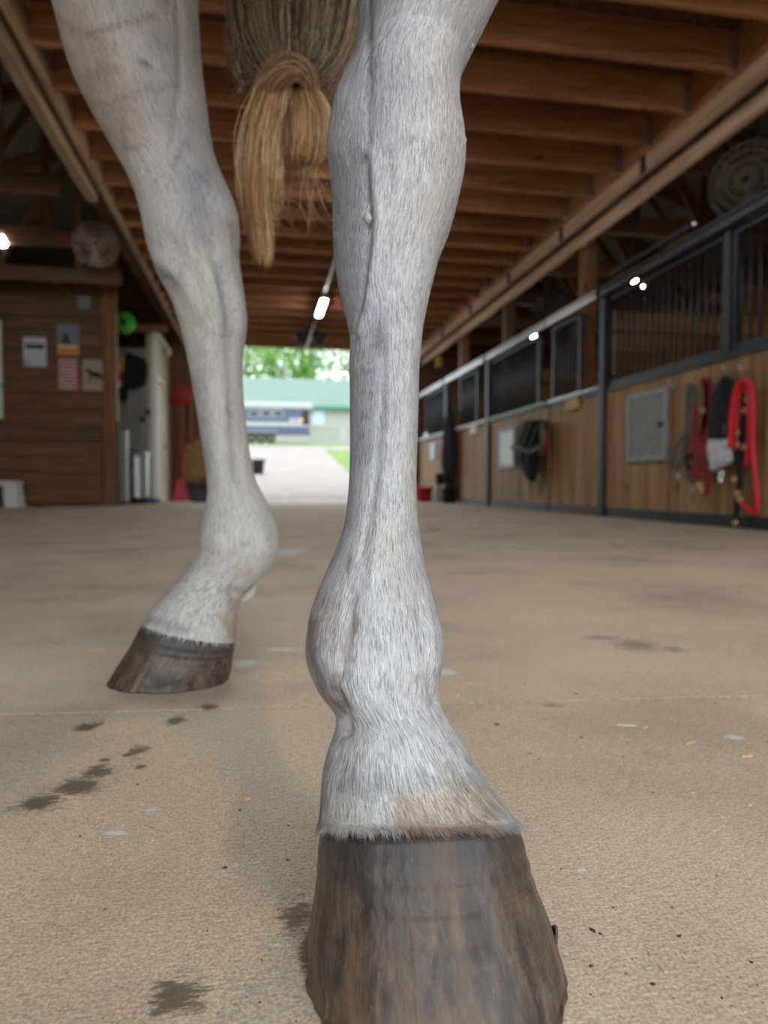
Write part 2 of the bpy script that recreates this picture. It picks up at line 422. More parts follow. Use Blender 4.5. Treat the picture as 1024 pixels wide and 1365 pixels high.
# trusses over the stalls and over the left bay
for side, (xa, xb) in (('right', (XR + .2, XW1)), ('left', (XL - .2, XW0))):
    for k in range(7):
        y = 4.05 + k * 1.45
        if side == 'left' and y > 10.4: continue
        T = empty('roof_truss', (xa, y, 2.95), kind='structure')
        zr = lambda x: EZ + (RZ - EZ) * (1 - abs(x - RX) / (abs((XW1 if side == 'right' else XW0) - RX) + .3)) - .1
        def member(nm, p, q, w=.12):
            p = np.array(p); q = np.array(q); d = q - p; ln = np.linalg.norm(d)
            o = box(nm, (p + q) / 2, (round(ln, 2), .05, w), M_TRUSS, T); o.rotation_euler = (0, -math.atan2(d[2], d[0]), 0)
        zc = 3.08
        member('bottom_chord', (xa, y, zc), (xb, y, zc), .18)
        member('rafter', (xa, y, zr(xa)), (xb, y, zr(xb)), .16)
        n = 4; xs = [xa + (xb - xa) * (i + .5) / n for i in range(n)]
        for i in range(n):
            member('web', (xs[i], y + .05, zc), (xs[i], y + .05, zr(xs[i])), .09)
            if i < n - 1: member('web', (xs[i + 1], y + .05, zc), (xs[i], y + .05, zr(xs[i])), .09)
            box('gusset', (xs[i], y - .03, zc), (.16, .004, .14), M_DUST, T)

# ground outside
def gz(y): return 0. if y < 14.6 else (.095 * (y - 14.6) if y < 52 else .095 * 37.4 + .01 * (y - 52))
def ground(name, left, right, y0, y1, m, label, dz=0.):
    V = []; Fs = []; n = 40
    for i in range(n + 1):
        y = y0 + (y1 - y0) * i / n
        V += [(left(y), y, gz(y) + dz), (right(y), y, gz(y) + dz)]
        if i: Fs.append((2 * i - 2, 2 * i - 1, 2 * i + 1, 2 * i))
    o = mk(name, V, Fs, m); o['kind'] = 'structure'; o['label'] = label; return o
def edge_x(px, py):
    for yy in np.arange(14.6, 80, .05):
        p = onY(px, py, yy)
        if gz(yy) >= p[2]: return p
    return p
e1, e2 = edge_x(466, 632), edge_x(433, 600)
rdx = lambda y: e1[0] + (e2[0] - e1[0]) * (y - e1[1]) / (e2[1] - e1[1]) if y > e1[1] else e1[0] + (e1[1] - y) * .15
ground('lawn', lambda y: -60, lambda y: 60, YF + .05, 120, M_GRASS, 'green lawn sloping up outside the far doorway', -.02)
e2y = float(e2[1])
ground('driveway', lambda y: -9 - (y - 14) * .02, lambda y: rdx(min(y, e2y)), YF, e2y, M_DRIVE, 'pale gravel driveway rising away from the doorway', .0)
ground('side_drive', lambda y: -9., lambda y: 30., e2y, e2y + 6, M_DRIVE, 'gravel lane crossing in front of the trailer', .0)
ground('apron', lambda y: -30, lambda y: 30, YN - 30, YN, M_DRIVE, 'pale gravel yard outside the near doorway', -.01)
for v in bpy.data.objects['apron'].data.vertices: pass

# left: plank wall of the tack room, grey alcove wall, cream aisle wall
YW, YG, XA = 10.6, 12.2, -1.78
pl = empty('wall_left', (-4, YW, 0), kind='structure'); pl['label'] = 'brown wall of wide horizontal planks on the left'
XP = onY(139, 500, YW)[0]
z = 0.03
k = 0
while z < 3.28:
    h = (.235, .205, .26, .19)[k % 4]; h = min(h, 3.3 - z)
    if h < .03: break
    box('plank', ((XW0 + XP) / 2, YW + .02 + (k % 3) * .003, z + h / 2), (round(XP - XW0, 3), .035, h - .006), M_PLANKH, pl, bev=.004); z += h; k += 1
box('backing', ((XW0 + XP) / 2, YW + .06, 1.65), (XP - XW0, .03, 3.24), M_DARK, pl)
box('corner_post', (onY(147, 500, YW)[0], YW + .01, 2.3), (.19, .14, 4.6), M_POST, pl, bev=.005)
box('corner_steel', (onY(157, 500, YW)[0], YW - .02, .62), (.05, .05, 1.22), M_BLACK, pl)
wg = empty('wall_alcove', (-2.2, YG, 0), kind='structure'); wg['label'] = 'grey ribbed metal wall at the back of the alcove'
x = -3.3
while x < XA:
    box('siding_panel', (x + .11, YG + .03, 1.3), (.214, .03, 2.6), M_GRAYW, wg); box('siding_rib', (x, YG + .012, 1.3), (.022, .03, 2.6), M_GRAYW, wg); x += .22
wa = empty('wall_aisle', (XA, 13, 0), kind='structure'); wa['label'] = 'cream side wall beside the far doorway'
MB().box((XA - .05, (YG + YF) / 2, 1.5), (.1, YF - YG, 3.0)).build('panel', M_CREAM, wa)
box('top_trim', (XA + .02, (YG + YF) / 2, 2.93), (.06, YF - YG, .1), M_WHITE, wa)
box('corner_trim', (XA + .01, YG, 1.4), (.08, .06, 2.8), M_WHITE, wa)
dr = empty('door_1', (XA, 12.75, 0), kind='structure'); dr['label'] = 'narrow cream door in the aisle wall behind the hoof'
box('door_leaf', (XA + .02, 12.8, 1.05), (.04, .8, 2.06), M_CREAM, dr); box('door_frame', (XA + .03, 12.36, 1.08), (.05, .07, 2.16), M_WHITE, dr)
box('door_frame', (XA + .03, 13.24, 1.08), (.05, .07, 2.16), M_WHITE, dr); box('door_frame', (XA + .03, 12.8, 2.16), (.05, .94, .07), M_WHITE, dr)
MB().lathe([(.005, 0), (.025, .01), (.03, .04), (.02, .06)], (XA + .04, 13.1, 1.0), 10, 0).build('door_knob', M_SHINY, dr)

pr_ = box('wall_plate', (XW1 - .1, cy, 3.22), (.1, ly, .14), M_HEAD, wr)

# ================================================================== STALLS (right)
M_FRAME = plain('grey_painted_frame', lin(128, 132, 134), .5)
FX = XR - .02                            # face of the stall boards
def stall_front(y0, y1, label, boards=True, by0=None, by1=None):
    T = empty('horse_stall', (XR, (y0 + y1) / 2, 0), label, 'stall', 'stalls along the right of the aisle')
    b0, b1 = (y0 if by0 is None else by0), (y1 if by1 is None else by1)
    n = max(1, round((b1 - b0) / .15)); w = round((b1 - b0) / n, 4)
    for k in range(n):
        box('board', (FX + .015 + (.004 if k % 2 else 0), b0 + w * (k + .5), .63), (.03, w - .005, 1.10), M_BOARDV, T)
    box('base_rail', (XR, (b0 + b1) / 2, .045), (.07, b1 - b0, .085), M_BLACK, T)
    box('sill', (XR, (b0 + b1) / 2, 1.20), (.07, b1 - b0, .045), M_BLACK, T)
    return T
def bars(T, y0, y1, frame=True, sp=.09):
    n = int((y1 - y0) / sp); BM = None
    for k in range(n):
        yy = y0 + (k + .5) * (y1 - y0) / n
        if 'bar' not in BC:
            q = MB().tube([(0, 0, -.405), (0, 0, .405)], .0125, 6); BC['bar'] = mesh_from('bar', q.V, q.F, M_BLACK, True)
        o = bpy.data.objects.new('bar', BC['bar']); place(o, (XR, yy, 1.635), T)
    if frame:
        for yy in (y0, y1): box('grille_stile', (XR, yy, 1.63), (.045, .045, .84), M_BLACK, T)
        box('grille_rail', (XR, (y0 + y1) / 2, 1.25), (.04, y1 - y0, .04), M_BLACK, T)
    box('grille_top', (XR, (y0 + y1) / 2, 2.05), (.045, y1 - y0, .045), M_BLACK, T)
def post(yy, T, w=.1): box('steel_post', (XR - .01, yy, 1.07), (w, w, 2.14), M_BLACK, T, bev=.006)
def rail(T, y0, y1, z=2.10, m=None):
    box('track', (XR - .07, (y0 + y1) / 2, z), (.05, y1 - y0 - .01, .06), m or M_RAIL, T, bev=.006)
    box('track_cover', (XR - .04, (y0 + y1) / 2, z + .055), (.09, y1 - y0 - .03, .02), m or M_RAIL, T)

s0 = stall_front(-.9, 2.58, 'black barred stall front nearest the viewer beyond the right edge')
bars(s0, -.88, .86); bars(s0, .9, 2.55); rail(s0, -.9, 2.56, 2.10, M_BLACK)
s1 = stall_front(2.62, 6.14, 'barred wood stall front hung with red halters and lead ropes')
bars(s1, 2.66, 4.32); bars(s1, 4.42, 6.10); post(6.14, s1); box('mullion', (XR - .01, 4.38, 1.65), (.07, .07, .9), M_BLACK, s1, bev=.006); rail(s1, 2.63, 6.14, 2.10, M_BLACK)
box('upper_track', (XR - .03, 5.40, 2.26), (.03, 1.24, .03), M_BLACK, s1)
MB().lathe([(.001, -.03), (.024, -.02), (.028, .02), (.001, .03)], (XR - .03, 4.78, 2.26), 10, 1).build('track_cap', M_SHINY, s1)
def feed_door(T, y0, y1, z0, z1, pm):
    f = box('feed_door', (FX - .008, (y0 + y1) / 2, (z0 + z1) / 2), (.022, y1 - y0 - .06, z1 - z0 - .06), pm, T)
    for (c, s_) in ((((y0 + .025), (z0 + z1) / 2), (.05, z1 - z0)), ((y1 - .025, (z0 + z1) / 2), (.05, z1 - z0)), (((y0 + y1) / 2, z0 + .025), (y1 - y0 - .1, .05)), (((y0 + y1) / 2, z1 - .025), (y1 - y0 - .1, .05))):
        box('frame_bar', (FX - .014, *c), (.03, *s_), M_FRAME, f, bev=.003)
    box('latch', (FX - .03, y0 + .09, (z0 + z1) / 2), (.02, .06, .04), M_BLACK, f)
feed_door(s1, 5.07, 5.68, .50, 1.09, plain('feed_door_panel', lin(112, 112, 106), .5, .0))
s2 = stall_front(6.19, 7.39, 'plain wood sliding stall door with a wooden name plate')
bars(s2, 6.68, 7.33); rail(s2, 6.2, 7.40)
box('sill_cap', (XR - .02, 6.78, 1.235), (.09, 1.18, .02), M_RAIL, s2)
box('name_plate', (FX - .02, 6.79, 1.15), (.02, .30, .12), plain('name_plate_wood', lin(170, 146, 104), .7), s2)
s3 = stall_front(7.43, 9.47, 'wood stall front with black tack beside its pale feed window')
bars(s3, 7.75, 9.45, sp=.075); post(9.52, s3); rail(s3, 7.43, 9.5)
box('sill_cap', (XR - .03, 8.45, 1.235), (.1, 2.0, .025), plain('pale_green_cap', lin(168, 190, 160), .6), s3)
feed_door(s3, 8.45, 9.08, .52, 1.06, plain('feed_door_white', lin(205, 208, 205), .5))
s4 = stall_front(9.57, 11.73, 'far wood stall front with an open door and white sill', by0=9.57, by1=10.85)
bars(s4, 10.1, 11.0, sp=.075); post(11.78, s4); rail(s4, 9.6, 11.75); box('sill_cap', (XR - .03, 10.3, 1.235), (.1, 1.5, .025), M_WHITE, s4)
box('name_plate', (FX - .02, 10.2, 1.15), (.02, .34, .12), M_CREAM, s4)
s5 = stall_front(11.83, 13.9, 'last stall front beside the far doorway jamb')
bars(s5, 11.9, 13.4, sp=.075); rail(s5, 11.86, 13.9); box('sill_cap', (XR - .03, 12.8, 1.235), (.1, 2.0, .025), M_WHITE, s5)
box('notice', (FX - .02, 12.75, .95), (.012, .35, .30), plain('pale_blue_card', lin(190, 214, 212), .6), s5)
box('stall_label', (FX - .02, 13.3, 1.30), (.012, .3, .08), M_WHITE, s5)
# timber posts that carry the header
for k, yy in enumerate((2.6, 7.0, 9.4, 11.6)):
    o = box('timber_post', (XR + .22, yy, 1.45), (.14, .14, 2.9), M_POST, bev=.004)
    o['kind'] = 'structure'; o['label'] = 'square timber post behind the stall fronts'
# dividers of planks between the stalls
for k, yy in enumerate((2.62, 6.24, 9.62, 11.9)):
    D = empty('stall_divider', (5.2, yy, 0), ['plank divider at the near end of the first stall', 'yellow plank divider seen through the gap beside the black post', 'plank divider between the second and third stalls', 'plank divider inside the last stall'][k], 'stall divider', 'plank dividers between stalls')
    z = .06
    while z < 2.0:
        box('plank', (5.25, yy, z + .09), (3.75, .04, .176), M_STALLP, D); z += .182 if z < 1.1 else .215

# tack on the near stall
HX = FX - .05
def hp(px, py, dx=0.): return onX(px, py, HX + dx)
def strap(mb, pts, w=.024, t=.006, n=5):
    P = smooth_path(pts, n)
    for a, b in zip(P[:-1], P[1:]):
        d = b - a; ln = np.linalg.norm(d)
        if ln < 1e-5: continue
        d = d / ln; s_ = np.cross(d, (1, 0, 0)); s_ = s_ / (np.linalg.norm(s_) + 1e-9); x = np.array([1., 0, 0])
        a = a - d * .003; b = b + d * .003
        mb.add([a - s_ * w / 2 - x * t, a + s_ * w / 2 - x * t, b + s_ * w / 2 - x * t, b - s_ * w / 2 - x * t, a - s_ * w / 2 + x * t, a + s_ * w / 2 + x * t, b + s_ * w / 2 + x * t, b - s_ * w / 2 + x * t], BF)
    return mb
def ring(mb, c, r, t=.005):
    c = np.array(c); mb.rings.append(MB().tube([c + np.array([0, r * math.cos(q), r * math.sin(q)]) for q in np.linspace(0, 2 * math.pi, 13)], t, 6, False))
def hook(px, py, T):
    p = hp(px, py, .05); MB().tube([p, p + (-.05, 0, 0), p + (-.07, 0, .02), p + (-.085, 0, .05)], .006, 6).build('wall_hook', M_GALV, T)
# red lead rope
R = empty('lead_rope', hp(990, 690), 'bright red doubled lead rope looped over a hook at the right edge', 'lead rope')
pts = [hp(x, y, -.03) for x, y in [(974, 597), (975, 560), (979, 528), (986, 512), (994, 508), (1001, 514), (1004, 540), (1004, 590), (1007, 630), (1010, 665), (1009, 680), (1003, 684), (996, 676), (989, 672)]]
MB().tube(smooth_path(pts), .017, 8).build('rope', M_RED, R, True)
pts = [hp(x, y, -.01) for x, y in [(981, 600), (983, 550), (987, 520), (993, 515), (998, 530), (999, 570), (998, 600), (995, 622)]]
MB().tube(smooth_path(pts), .016, 8).build('rope_fold', M_RED, R, True)
MB().tube([hp(989, 672), hp(985, 664), hp(983, 656)], [.012, .016, .009], 8).build('snap', M_BRASS, R, True)
hook(1000, 497, R)
# black halter with brass fittings
B = empty('halter', hp(985, 700), 'black halter with brass fittings hanging inside the red lead rope', 'halter')
mb = MB(); strap(mb, [hp(992, 515), hp(991, 560), hp(984, 600), (hp(987, 640)), hp(983, 670), hp(981, 696)], .045, .008)
strap(mb, [hp(995, 520), hp(998, 560), hp(994, 590), hp(988, 620)], .035, .007); strap(mb, [hp(982, 560), hp(980, 600), hp(986, 640)], .03, .007)
mb.build('straps', M_BFAB, B)
mb = MB()
for (x, y) in [(996, 532), (992, 547), (983, 577), (982, 593), (991, 596), (979, 639), (983, 657), (986, 665), (980, 697)]: ring(mb, hp(x, y, -.02), .017, .007)
[q.build('ring_fitting', M_BRASS, B) for q in mb.rings]
# fly mask: black cloth over white mesh
def drape(mb, outline, th, X0=None, folds=5, amp=.012, rows=14, cols=18):
    """hanging cloth: outline = list of (y_px, left_px, right_px) on the hanging plane"""
    V = []; ysp = [o[0] for o in outline]
    for sgn in (-1, 1):
        for i in range(rows + 1):
            yy = ysp[0] + (ysp[-1] - ysp[0]) * i / rows
            l = np.interp(yy, ysp, [o[1] for o in outline]); r = np.interp(yy, ysp, [o[2] for o in outline])
            for j in range(cols + 1):
                t = j / cols; bul = math.sin(math.pi * t) ** .5
                d = -th * bul * (1 if sgn < 0 else .1) + amp * math.sin(t * folds * 6.28 + i * .4) * bul
                V.append(onX(l + (r - l) * t, yy, (HX if X0 is None else X0) + (d if sgn < 0 else .03)))
    W = cols + 1; n = (rows + 1) * W; Fs = []
    for s_ in (0, n):
        for i in range(rows):
            for j in range(cols): Fs.append((s_ + i * W + j, s_ + i * W + j + 1, s_ + (i + 1) * W + j + 1, s_ + (i + 1) * W + j))
    for i in range(rows):
        Fs += [(i * W, (i + 1) * W, n + (i + 1) * W, n + i * W), (i * W + cols, n + i * W + cols, n + (i + 1) * W + cols, (i + 1) * W + cols)]
    for j in range(cols): Fs += [(j, n + j, n + j + 1, j + 1), (rows * W + j, rows * W + j + 1, n + rows * W + j + 1, n + rows * W + j)]
    return mb.add(V, Fs)
FM = empty('fly_mask', hp(960, 640), 'black fly mask with a white mesh skirt hanging between the red tack', 'fly mask')
drape(MB(), [(502, 962, 974), (515, 956, 977), (530, 948, 978), (560, 944, 976), (585, 944, 974)], .05).build('hood', M_BFAB, FM, True)
drape(MB(), [(566, 950, 974), (580, 945, 976), (600, 941, 978), (615, 945, 978), (628, 947, 956)], .035, folds=7, amp=.01).build('mesh_skirt', M_WFAB, FM, True)
mb = MB(); ring(mb, hp(961, 632, -.02), .02, .008); ring(mb, hp(960, 640, -.02), .016, .007); [q.build('ring_fitting', M_SHINY, FM) for q in mb.rings]
hook(977, 496, FM)
# red halter
RHa = empty('halter', hp(935, 665), 'dark red webbing halter beside the black fly mask', 'halter')
mb = MB(); strap(mb, [hp(937, 506), hp(940, 512), hp(943, 520), hp(941, 560), hp(932, 590), hp(930, 620), hp(931, 640)], .055, .01)
strap(mb, [hp(944, 505), hp(944, 540), hp(938, 580), hp(936, 610)], .05, .01); strap(mb, [hp(928, 545), hp(925, 580), hp(932, 620), hp(944, 630), hp(942, 660)], .04, .008)
strap(mb, [hp(925, 600), hp(918, 608), hp(918, 622), hp(928, 632)], .035, .008)
mb.build('straps', M_DRED, RHa)
mb = MB(); ring(mb, hp(937, 547, -.02), .02, .006); ring(mb, hp(932, 646, -.02), .02, .008); ring(mb, hp(935, 653, -.02), .014, .007); [q.build('ring_fitting', M_BRASS, RHa) for q in mb.rings]
# grey halter
GH = empty('halter', hp(915, 650), 'faded grey halter at the left of the hanging tack', 'halter')
mb = MB(); strap(mb, [hp(921, 512), hp(917, 530), hp(916, 570), hp(913, 600), hp(903, 625)], .045, .008); strap(mb, [hp(926, 515), hp(922, 560), hp(917, 600), hp(920, 640)], .04, .008)
strap(mb, [hp(914, 578), hp(900, 600), hp(895, 625)], .03, .006); mb.build('straps', M_GFAB, GH)
mb = MB(); ring(mb, hp(904, 634, -.02), .018, .006); ring(mb, hp(924, 652, -.02), .018, .006); [q.build('ring_fitting', M_GALV, GH) for q in mb.rings]
hook(905, 517, GH)

# black tack on the second stall
TK = empty('hanging_tack', hp(708, 640), 'heap of black horse blanket and straps hung beside the pale feed window', 'blanket')
drape(MB(), [(560, 700, 727), (568, 690, 728), (585, 686, 727), (600, 683, 722), (612, 684, 720), (625, 694, 716), (640, 702, 714)], .14, folds=4, amp=.03).build('blanket', M_BFAB, TK, True)
mb = MB(); strap(mb, [hp(700, 566, -.1), hp(690, 590, -.12), hp(688, 612, -.1)], .06, .02); strap(mb, [hp(722, 565, -.1), hp(724, 590, -.1), hp(720, 606, -.08)], .05, .02); strap(mb, [hp(690, 596, -.14), hp(705, 602, -.15), hp(718, 596, -.14)], .04, .01)
mb.build('straps', M_GFAB, TK)
mb = MB(); strap(mb, [hp(728, 575, -.04), hp(729, 590, -.04), hp(727, 604, -.04)], .05, .02); mb.build('red_trim', M_DRED, TK)
mb = MB(); mb.tube(smooth_path([hp(x, y, -.03) for x, y in [(713, 630), (706, 645), (707, 656), (714, 661), (720, 654), (718, 642), (714, 636)]]), .012, 6); mb.build('rope_loop', M_STRAW, TK)
MB().lathe([(.002, -.05), (.04, -.03), (.04, .03), (.002, .05)], hp(718, 637, -.04), 10).build('fitting', M_SHINY, TK)

# buckets at the far end of the stall row
def bucket(name, px, py, Y, r, h, m, label, cat='bucket'):
    p = onZ(px, py); p = onY(px, py, Y); b = np.array([p[0], Y, 0.])
    T = empty(name, b, label, cat)
    MB().lathe([(.001, 0), (r * .78, 0), (r, h), (r * 1.06, h), (r * 1.06, h - .03), (r * 1.02, h - .03)][:4] + [(r * .93, h), (r * .74, .03), (.001, .03)], b, 20).build('tub', m, T, True)
    MB().lathe([(r * 1.0, h - .02), (r * 1.07, h - .02), (r * 1.07, h + .004), (r * .96, h + .004)], b, 20).build('rim', m, T, True)
    MB().tube([b + (r * math.cos(q), 0, h + .05 * math.sin(q) * 2 - .02) for q in np.linspace(0, math.pi, 9)], .005, 6).build('bail', M_GALV, T)
    return T
bucket('bucket', 566, 668, 12.4, .16, .27, M_REDP, 'red plastic bucket on the floor beside the far doorway jamb')
bucket('bucket', 599, 670, 11.3, .13, .26, M_DARK, 'black rubber bucket under the hanging hay bag')
hb = empty('hay_bag', onX(598, 650, XR - .12), 'dark hay net hanging on the far black post', 'hay net')
mb = MB(); mb.lathe([(.005, -.62), (.09, -.58), (.14, -.40), (.15, -.2), (.12, 0.), (.10, .3), (.05, .5), (.01, .55)], onX(599, 590, XR - .14), 12); mb.build('net', plain('hay_net', lin(46, 44, 46), .9), hb, True)
MB().tube([onX(599, 560, XR - .14), onX(599, 540, XR - .1)], .01, 6).build('cord', M_BFAB, hb)
LP = empty('leaning_board', onY(583, 668, 11.9), 'narrow pale board leaning beside the black bucket', 'board')
q = onY(583, 668, 11.9); box('board', (q[0], q[1], .2), (.06, .03, .4), M_GALV, LP, rot=(0, .12, 0)); box('top_block', (q[0] + .05, q[1], .42), (.16, .08, .2), M_DARK, LP)
sign = empty('yellow_sign', onY(585, 482, 13.0), 'small yellow box hanging high near the far jamb', 'sign box')
p = onY(585, 482, 13.2); box('face', p, (.12, .06, .2), M_YELL, sign, bev=.01); box('bracket', p + (0, .04, .0), (.03, .04, .3), M_BLACK, sign)

# ================================================================== LIGHTS of the barn
for k, yy in enumerate((10.35, 6.1, 1.9, -.9)):
    T = empty('tube_light', (.9, yy, 2.93), ['lit white tube light on the aisle ceiling between the two legs', 'tube light on the ceiling behind the near leg', 'tube light on the ceiling above the viewer', 'tube light on the ceiling near the front doorway'][k], 'light', 'tube lights along the aisle ceiling')
    box('housing', (.9, yy, 2.955), (.10, 1.0, .05), M_WHITE, T, bev=.006)
    box('diffuser', (.9, yy, 2.922), (.075, .95, .014), M_LED, T, bev=.004)
    for s_ in (-1, 1): MB().tube([(.9, yy + s_ * .4, 2.98), (.9, yy + s_ * .4, ZJ + .01)], .006, 6).build('hanger', M_GALV, T)
box('conduit', (.9, 5.6, ZJ - .02), (.03, 17, .03), M_GALV, ce)
def bulb(px, py, Y, m, label, r=.035):
    p = onY(px, py, Y); T = empty('light_bulb', p, label, 'light bulb', 'bare bulbs in the dim bays')
    MB().lathe([(.002, -r), (r * .7, -r * .7), (r, 0), (r * .7, r * .8), (r * .45, r * 1.3)], p, 12).build('glass', m, T, True)
    MB().lathe([(r * .5, r * 1.2), (r * .6, r * 1.3), (r * .6, r * 2.4), (.002, r * 2.5)], p, 10).build('socket', M_WHITE, T)
    MB().tube([p + (0, 0, r * 2.4), (p[0], p[1], 3.0)] if p[2] < 2.95 else [p + (0, .03, r * 2), p + (0, .03, -.25)], .004, 5).build('cord', M_BLACK, T)
bulb(847, 378, 6.95, M_BULBW, 'larger warm glowing bulb added for a bright spot on the stall rail', .035)  # the three rail bulbs are added to give the bright highlights along the rail
bulb(859, 381, 6.95, M_BULBW, 'smaller warm bulb added for a bright spot beside the larger one', .025)
bulb(712, 449, 9.85, M_BULB, 'cool white bulb added for a bright spot on the second stall rail', .04)
bulb(4, 323, 8.4, M_BULB, 'cool white bulb in the dark bay at the left edge', .05)
p = onY(414, 452, 11.9)
FLo = empty('flood_light', p, 'black twin headed lamp hanging at the far doorway', 'lamp')
for s_ in (-1, 1):
    c = p + (s_ * .14, 0, .0)
    MB().lathe([(.03, -.12), (.07, -.1), (.13, .06), (.13, .1), (.002, .1)], c, 14).build('head', M_BLACK, FLo, True)
MB().tube([p + (-.14, 0, .1), p + (0, 0, .2), p + (.14, 0, .1)], .02, 6).build('yoke', M_BLACK, FLo)
MB().tube([p + (0, 0, .2), (p[0], p[1], 3.03)], .015, 6).build('stem', M_BLACK, FLo)

def fan(c, r, n, label, cm=None, bm=None):
    """cage fan whose axis is n"""
    c = np.array(c, float); n = np.array(n, float); n /= np.linalg.norm(n)
    a = np.cross(n, (0, 0, 1)); a /= np.linalg.norm(a); b = np.cross(a, n)
    T = empty('cage_fan', c, label, 'fan', 'round cage fans')
    circ = lambda rr, off, k=25: [c + n * off + (a * math.cos(q) + b * math.sin(q)) * rr for q in np.linspace(0, 2 * math.pi, k)]
    mb = MB()
    for rr, off in ((r, 0), (r, .1), (r * .75, .13), (r * .5, .15), (r * .25, .155), (r * .75, -.03)): mb.tube(circ(rr, off), .006, 5, False)
    for q in np.linspace(0, 2 * math.pi, 25)[:-1]:
        d = a * math.cos(q) + b * math.sin(q); mb.tube([c + n * .155 + d * r * .1, c + n * .14 + d * r * .6, c + n * .1 + d * r, c + d * r], .004, 4)
    mb.build('cage', cm or M_GALV, T)
    for k in range(3):
        q = k * 2.094 + .5; V = []
        for rr in (.12, .5, .92):
            for t in (-.38, 0, .38):
                d = a * math.cos(q + t) + b * math.sin(q + t); V.append(c + d * r * rr + n * (.05 + t * .12))
        V2 = [v - n * .004 for v in V]
        Fs = [(i * 3 + j, i * 3 + j + 1, i * 3 + j + 4, i * 3 + j + 3) for i in range(2) for j in range(2)]
        Fs += [tuple(x + 9 for x in f[::-1]) for f in Fs]
        MB().add(V + V2, Fs).build('blade', bm or M_SHINY, T, True)
    MB().tube([c - n * .1, c - n * .09, c + n * .06, c + n * .07], [.03, .07, .07, .02], 12).build('motor', M_BLACK, T)
    MB().tube([c - n * .1, (*(c - n * .1)[:2], max(3.0, c[2] + r + .1) if c[2] > 2.7 else 3.0)], .012, 6).build('bracket', M_BLACK, T)
fan(onY(127, 327, 8.24), .23, (.25, -1, -.15), 'silver cage fan high on the left above the plank wall', M_FANP, M_FANP)
fan(at(1003, 245, 4.9), .26, (-.8, -.6, -.1), 'dim cage fan above the near stall bars at the right edge', M_DUST, M_DUST)
fan(onY(735, 412, 8.35), .22, (-.6, -.8, -.1), 'small dark cage fan in the stall beyond the timber post', M_BLACK, M_DUST)

# ================================================================== LEFT WALL THINGS
def wp(px, py, dy=0.): return onY(px, py, YW - dy)
def print_mat(name, paper, ink, rows, kind):
    m, nt, bs = newmat(name)
    tc = nt.nodes.new('ShaderNodeTexCoord'); sp = nt.nodes.new('ShaderNodeSeparateXYZ'); L(nt, tc.outputs['Generated'], sp.inputs[0])
    gx, gzz = sp.outputs[0], sp.outputs[2]
    nz = N(nt, 'ShaderNodeTexNoise', Scale=1., Detail=3.); mp = nt.nodes.new('ShaderNodeMapping'); mp.inputs['Scale'].default_value = (26, 1, rows * 1.); L(nt, tc.outputs['Generated'], mp.inputs[0]); L(nt, mp.outputs[0], nz.inputs[0])
    band = math_(nt, 'PINGPONG', math_(nt, 'MULTIPLY', gzz, rows), .5)
    inside = math_(nt, 'LESS_THAN', math_(nt, 'ABSOLUTE', math_(nt, 'SUBTRACT', gx, .5)), .42)
    if kind == 'text':
        f = math_(nt, 'MULTIPLY', math_(nt, 'GREATER_THAN', band, .22), math_(nt, 'GREATER_THAN', nz.outputs[0], .42)); f = math_(nt, 'MULTIPLY', f, inside)
        c = mixc(nt, f, paper, ink)
    elif kind == 'notice':
        f = math_(nt, 'MULTIPLY', math_(nt, 'GREATER_THAN', band, .30), math_(nt, 'GREATER_THAN', nz.outputs[0], .46)); f = math_(nt, 'MULTIPLY', math_(nt, 'MULTIPLY', f, inside), .45)
        c = mixc(nt, f, paper, ink)
        h = math_(nt, 'MULTIPLY', math_(nt, 'LESS_THAN', math_(nt, 'ABSOLUTE', math_(nt, 'SUBTRACT', gzz, .68)), .08), math_(nt, 'MULTIPLY', inside, math_(nt, 'GREATER_THAN', nz.outputs[0], .35)))
        c = mixc(nt, h, c, ink)
        c = mixc(nt, math_(nt, 'MULTIPLY', math_(nt, 'LESS_THAN', math_(nt, 'ABSOLUTE', math_(nt, 'SUBTRACT', gzz, .12)), .06), math_(nt, 'MULTIPLY', math_(nt, 'LESS_THAN', gx, .3), .6)), c, lin(70, 100, 190))
    elif kind == 'photo':
        n2 = N(nt, 'ShaderNodeTexNoise', Scale=4.); L(nt, tc.outputs['Generated'], n2.inputs[0])
        c = mixc(nt, n2.outputs[0], paper, ink)
        c = mixc(nt, math_(nt, 'LESS_THAN', math_(nt, 'ADD', gzz, math_(nt, 'MULTIPLY', n2.outputs[0], .1)), .36), c, lin(208, 130, 44))
        f = math_(nt, 'MULTIPLY', math_(nt, 'LESS_THAN', math_(nt, 'ABSOLUTE', math_(nt, 'SUBTRACT', gzz, .28)), .05), math_(nt, 'MULTIPLY', inside, math_(nt, 'GREATER_THAN', nz.outputs[0], .5)))
        c = mixc(nt, f, c, lin(240, 225, 190))
    else:
        c = mixc(nt, math_(nt, 'MULTIPLY', nz.outputs[0], .25), paper, ink)
    L(nt, c, bs.inputs['Base Color']); bs.inputs['Roughness'].default_value = .5; return m
def poster(x0, y0, x1, y1, m, label, name='poster'):
    a, b = wp(x0, y0, .01), wp(x1, y1, .01); c = (a + b) / 2; c[1] = YW - .012
    o = box(name, c, (abs(b[0] - a[0]), .008, abs(a[2] - b[2])), m); tag(o, label, 'poster', 'posters on the plank wall'); return o
poster(31, 449, 62, 489, print_mat('notice_print', lin(214, 214, 220), lin(50, 60, 62), 11, 'notice'), 'white printed notice with a dark heading on the plank wall')
ps = poster(76, 432, 106, 474, print_mat('photo_print', lin(140, 150, 158), lin(90, 90, 92), 12, 'photo'), 'photo poster with an orange lower band above the red sign')
